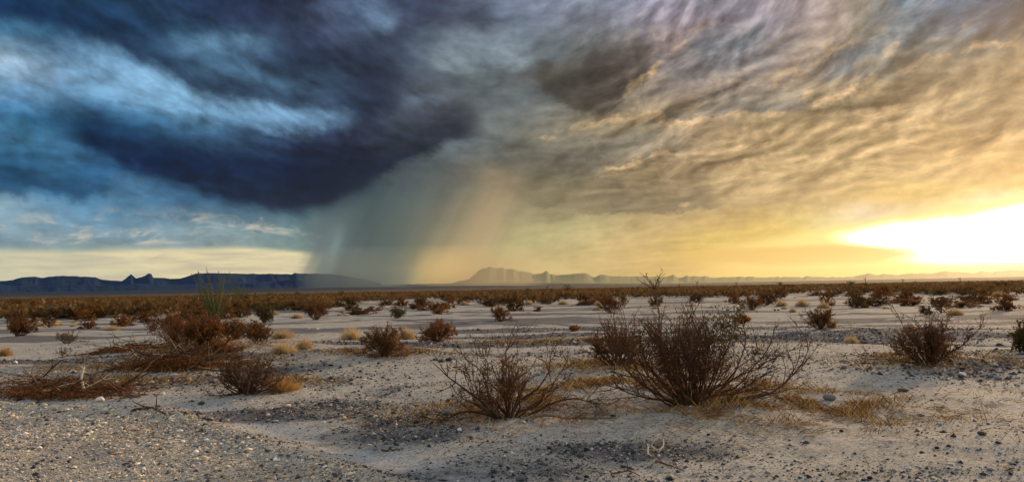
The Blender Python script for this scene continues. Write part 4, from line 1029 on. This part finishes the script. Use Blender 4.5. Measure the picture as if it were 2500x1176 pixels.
def stone(label, px, py, wpx, hpx, col, seed, name='stone', boxy=0.0, rough=0.85):
    rng = np.random.default_rng(seed)
    p, mpp = at_px(px, py)
    v = ICO_V.copy()
    if boxy: v = np.sign(v) * np.abs(v) ** (1 - boxy)
    for _ in range(5):                    # chip flat facets off the pebble
        n = unit(rng.normal(0, 1, 3)); d = v @ n; lim = rng.uniform(.62, .88)
        v = v - np.outer(np.maximum(d - lim, 0), n)
    v = v * (1 + rng.normal(0, .02, (len(v), 1)))
    v *= np.array([wpx * mpp / 2, wpx * mpp / 2 * .75, hpx * mpp / 2]); a = rng.normal(0, .25)
    v = np.c_[v[:, 0] * math.cos(a) - v[:, 1] * math.sin(a), v[:, 0] * math.sin(a) + v[:, 1] * math.cos(a), v[:, 2] + hpx * mpp * .36]
    o = mesh_obj(name, v, ICO_F, M_PEB, smooth=False, attrs={'tint': np.tile(np.array(col, float), (len(v), 1))})
    o.location = p; tag(o, label, 'stone' if name == 'stone' else 'litter', 'loose stones' if name == 'stone' else 'scraps of litter')
DK, NAVY, GR, WH, TN = (.025, .022, .022), (.022, .026, .05), (.20, .19, .18), (.72, .66, .58), (.42, .33, .23)
for i, a in enumerate((
    ('white rock on the tan gravel in front of the fallen branches', 245, 979, 24, 14, WH), ('black blocky stone on bare sand left of the open airy bush', 1095, 881, 18, 10, DK), ('round navy stone beside the left branches of the open airy bush', 1092, 981, 14, 10, NAVY),
    ('flat black stone on the gravel left of the open airy bush', 1017, 1032, 20, 7, DK), ('white upright chip on the gravel below the flat black stone', 968, 1042, 6, 13, WH), ('cream chip on dark gravel left of centre', 655, 1016, 10, 10, WH),
    ('pale chip above the cream one on dark gravel', 703, 991, 14, 7, WH), ('smooth grey cobble half hidden by litter right of the largest bush', 2025, 976, 32, 20, GR), ('grey-blue cobble at the bottom edge left of centre bottom', 1270, 1172, 26, 14, (.10, .10, .13)),
    ('largest black pebble in front of the open airy bush', 1430, 1100, 13, 11, DK), ('wide dark cobble beside the broken pale root', 1543, 1106, 22, 12, (.05, .05, .055)), ('black pebble left of the pair before the largest bush', 1341, 1096, 12, 8, DK),
    ('dark pebble on the line of the sand mound foot', 1497, 1016, 16, 7, DK), ('dark pebble right below the largest bush', 1730, 1062, 11, 6, DK), ('small black stone below the right litter patch', 2055, 1053, 12, 7, DK),
    ('flat dark stone right of the small black one', 2250, 1015, 16, 5, DK), ('dark stone on the plain at the lower right', 2287, 1094, 15, 7, DK), ('dusky cobble near the right edge', 2398, 1061, 22, 12, (.06, .055, .05)),
    ('dark stone in front of the broad right bush', 2350, 906, 16, 8, DK), ('small dark stone left of the broad right bush foot', 2108, 888, 12, 6, DK), ('black stone at the bottom edge lower right', 1975, 1166, 14, 9, DK),
    ('black stone paired with another at the bottom edge, lower right', 2124, 1168, 14, 9, DK), ('wide black stone of the pair at the bottom edge', 2108, 1172, 12, 6, DK), ('small black stone on the far pale flat', 906, 751, 6, 4, DK), ('pebble low on the centre bottom gravel', 1432, 1165, 14, 8, DK),
    ('dark stone on the sand before the dark spreading bush', 924, 888, 8, 5, DK), ('dark chip beside the dark stone before the spreading bush', 902, 894, 5, 4, DK), ('long dark stone left of the gravel spill', 808, 893, 12, 5, DK),
    ('black pebble pair member, left, behind the largest bush right tip', 1892, 758, 7, 4, DK), ('black pebble pair member, right, behind the largest bush right tip', 1900, 758, 6, 4, DK), ('dark stone on sand right of the largest bush', 1921, 826, 6, 4, DK),
    ('dark lump half buried in the lower right straw', 2205, 955, 30, 10, (.08, .06, .04)), ('brown stone on the tan gravel at lower left', 80, 1096, 10, 6, DK), ('dark stone on the tan gravel near the bottom left', 165, 1128, 12, 6, DK), ('dark stone on the tan gravel edge', 390, 1097, 10, 5, DK))):
    stone(*a, seed=800 + i)

def scrap(label, px, py, wpx, hpx, col, seed):
    """a bent flake of plastic or paper with thickness, lying on the sand"""
    rng = np.random.default_rng(seed); p, mpp = at_px(px, py)
    n = 5; top = []
    for i in range(n):
        for j in range(n):
            u, v = i / (n - 1) - .5, j / (n - 1) - .5
            top.append((u * wpx * mpp * (1 - .3 * abs(v)) + rng.normal(0, .04 * wpx * mpp), v * wpx * mpp * .8 + rng.normal(0, .03 * wpx * mpp), hpx * mpp * (.25 + .75 * abs(math.sin(2.2 * u + 1.4 * v + seed)))))
    top = np.array(top); bot = top - [0, 0, .004]
    V = np.concatenate([top, bot]); F = []
    for i in range(n - 1):
        for j in range(n - 1):
            a = i * n + j; F.append((a, a + n, a + n + 1, a + 1)); b = a + n * n; F.append((b, b + 1, b + n + 1, b + n))
    ed = [i * n for i in range(n)] + [(n - 1) * n + j for j in range(1, n)] + [i * n + n - 1 for i in range(n - 2, -1, -1)] + [j for j in range(n - 2, 0, -1)]
    for q in range(len(ed)):
        a, b = ed[q], ed[(q + 1) % len(ed)]; F.append((b, a, a + n * n, b + n * n))
    o = mesh_obj('litter_scrap', V, [tuple(f) for f in F], M_PEB, attrs={'tint': np.tile(np.array(col, float), (len(V), 1))})
    o.location = p; tag(o, label, 'litter', 'scraps of litter')
for i, a in enumerate((('white and orange scrap on the sand left of the broad right bush', 2086, 893, 16, 9, (.78, .62, .45)), ('pinkish white scrap in front of the broad right bush', 2345, 920, 24, 12, (.75, .62, .55)), ('white scrap caught under the large dark bush at the right', 2098, 744, 6, 4, (.85, .8, .75)),
    ('small white scrap on the flat far right', 2457, 811, 10, 5, (.8, .75, .65)), ('tiny white scrap beside the right straw dome', 2356, 754, 6, 4, (.85, .8, .75)), ('white curl of litter at the foot of the russet heap', 378, 892, 20, 6, (.85, .82, .78)),
    ('white scrap among the fallen branches at the left', 180, 914, 12, 9, (.85, .8, .7)), ('pale scrap heap on the dark gravel by the straw clumps', 772, 807, 16, 8, (.8, .74, .62)), ('small pale scrap left of its heap on dark gravel', 756, 804, 8, 5, (.8, .76, .68)),
    ('orange-lit scrap at the lower right edge', 2462, 1146, 24, 9, (.40, .27, .12)))):
    scrap(*a, seed=860 + i)

# ------------------------------------------------------------------ fallen branches
def brush_pile(label, px0, px1, py, hpx, seed, nb, upright=0.2, twigs=500):
    rng = np.random.default_rng(seed)
    p, mpp = at_px((px0 + px1) / 2, py)
    t = empty('brush_pile', p); tag(t, label, 'brush pile', 'heaps of fallen branches')
    Wd = (px1 - px0) * mpp / 2; H = hpx * mpp
    for i in range(nb):
        x = rng.uniform(-Wd, Wd); y = rng.uniform(-.5, .9)
        prof = max(.15, 1 - (abs(x) / Wd) ** 2)
        z = rng.uniform(0, .55) * H * prof
        a = rng.normal(0, .45) + (math.pi if rng.random() < .5 else 0); L = rng.uniform(.35, 1.1) * min(1, Wd)
        el = rng.normal(0.05, .18) if rng.random() > upright else rng.uniform(.3, .9)
        d = (math.cos(a) * math.cos(el), math.sin(a) * math.cos(el), math.sin(el))
        pts = wander(rng, (x, y, z), d, L, 7, .16, -.01)
        pts[:, 2] += height(pts[:, 0] + p[0], pts[:, 1] + p[1]) - p[2]
        g = Geo(); r0 = rng.uniform(.008, .024); g.tube(pts, np.linspace(r0, r0 * .45, 8), 5)
        for _ in range(int(rng.integers(1, 4))):
            j = int(rng.integers(2, 7)); dd = unit(pts[j] - pts[j - 1]) + rng.normal(0, .6, 3)
            g.tube(wander(rng, pts[j], dd, L * .35, 4, .25, 0) + 0, np.linspace(r0 * .5, r0 * .2, 5), 4)
        g.build('branch', M_PALEWOOD if rng.random() < .10 else (M_WOOD if rng.random() < .4 else M_STEM), t)
    g = Geo()
    for i in range(twigs):
        x = rng.normal(0, Wd * .5); x = max(-Wd, min(Wd, x)); y = rng.uniform(-.5, .9)
        z = rng.uniform(0, .5) * H * max(.1, 1 - (abs(x) / Wd) ** 2)
        pts = wander(rng, (x, y, z), rng.normal(0, 1, 3) * [1, 1, .25], rng.uniform(.1, .4), 3, .3, 0)
        pts[:, 2] += height(pts[:, 0] + p[0], pts[:, 1] + p[1]) - p[2]
        g.tube(pts, rng.uniform(.003, .006), 3)
    o = g.build('twigs', M_STEM, t); o['kind'] = 'stuff'
    g = Geo()
    n = twigs * 6
    x = rng.normal(0, Wd * .45, n).clip(-Wd, Wd); y = rng.uniform(-.5, .8, n); z = rng.random(n) * .35 * H * np.maximum(.1, 1 - (np.abs(x) / Wd) ** 2)
    z = z + height(x + p[0], y + p[1]) - p[2]
    leaf_quads(rng, g, np.c_[x, y, z], .022); o = g.build('dead_leaves', M_RUST, t); o['kind'] = 'stuff'
brush_pile('heap of fallen dark branches at the left edge, with sticks poking up', -40, 330, 962, 52, 901, 46, .22, 600)
brush_pile('dark heap of brushwood spilling left from the russet bush', 270, 575, 900, 88, 903, 60, .12, 1100)
brush_pile('low thin tangle of dead twigs lying above the dark brushwood heap', 205, 400, 856, 34, 905, 26, .1, 260)

def stick(label, pts_px, r, mat, seed, sub=()):
    rng = np.random.default_rng(seed)
    P = [gp(a, b) + np.array([0, 0, c]) for a, b, c in pts_px]
    o0 = P[0].copy(); Q = []
    for a, b in zip(P[:-1], P[1:]):
        for k in range(4): Q.append(a + (b - a) * k / 4 + rng.normal(0, .006, 3) - o0)
    Q.append(P[-1] - o0)
    g = Geo(); g.tube(Q, np.linspace(r, r * .5, len(Q)), 5)
    for j in sub:
        g.tube(wander(rng, Q[j], rng.normal(0, 1, 3) * [1, .6, .6] + [0, 0, .3], .22, 4, .2, 0), np.linspace(r * .6, r * .25, 5), 4)
    o = g.build('stick', mat); o.location = o0; tag(o, label, 'stick', 'loose sticks')
stick('broken pale root lying on gravel in front of the largest bush', ((1585, 1120, .03), (1582, 1098, .06), (1612, 1112, .03), (1620, 1096, .10), (1605, 1072, .02)), .011, M_PALEWOOD, 1, (5, 9))
stick('thin dark twig trailing right from the broken pale root', ((1600, 1128, .01), (1640, 1142, .02), (1670, 1152, .01)), .008, M_STEM, 2, (3, 6))
stick('long thin dark twig on gravel left of the broken root', ((1488, 1158, .01), (1535, 1152, .02), (1562, 1164, .01)), .007, M_STEM, 3, (4,))
stick('dark stick lying across the grey gravel near the bottom centre', ((932, 1102, .012), (960, 1100, .015), (985, 1097, .01)), .010, M_STEM, 4)
stick('thin stick on the tan gravel at lower left', ((300, 1134, .01), (318, 1131, .012), (335, 1127, .01)), .006, M_STEM, 5)
stick('dark stick with forked shadow on the tan gravel crest', ((318, 1006, .015), (360, 998, .03), (405, 1008, .02)), .02, M_STEM, 6, (4, 6))
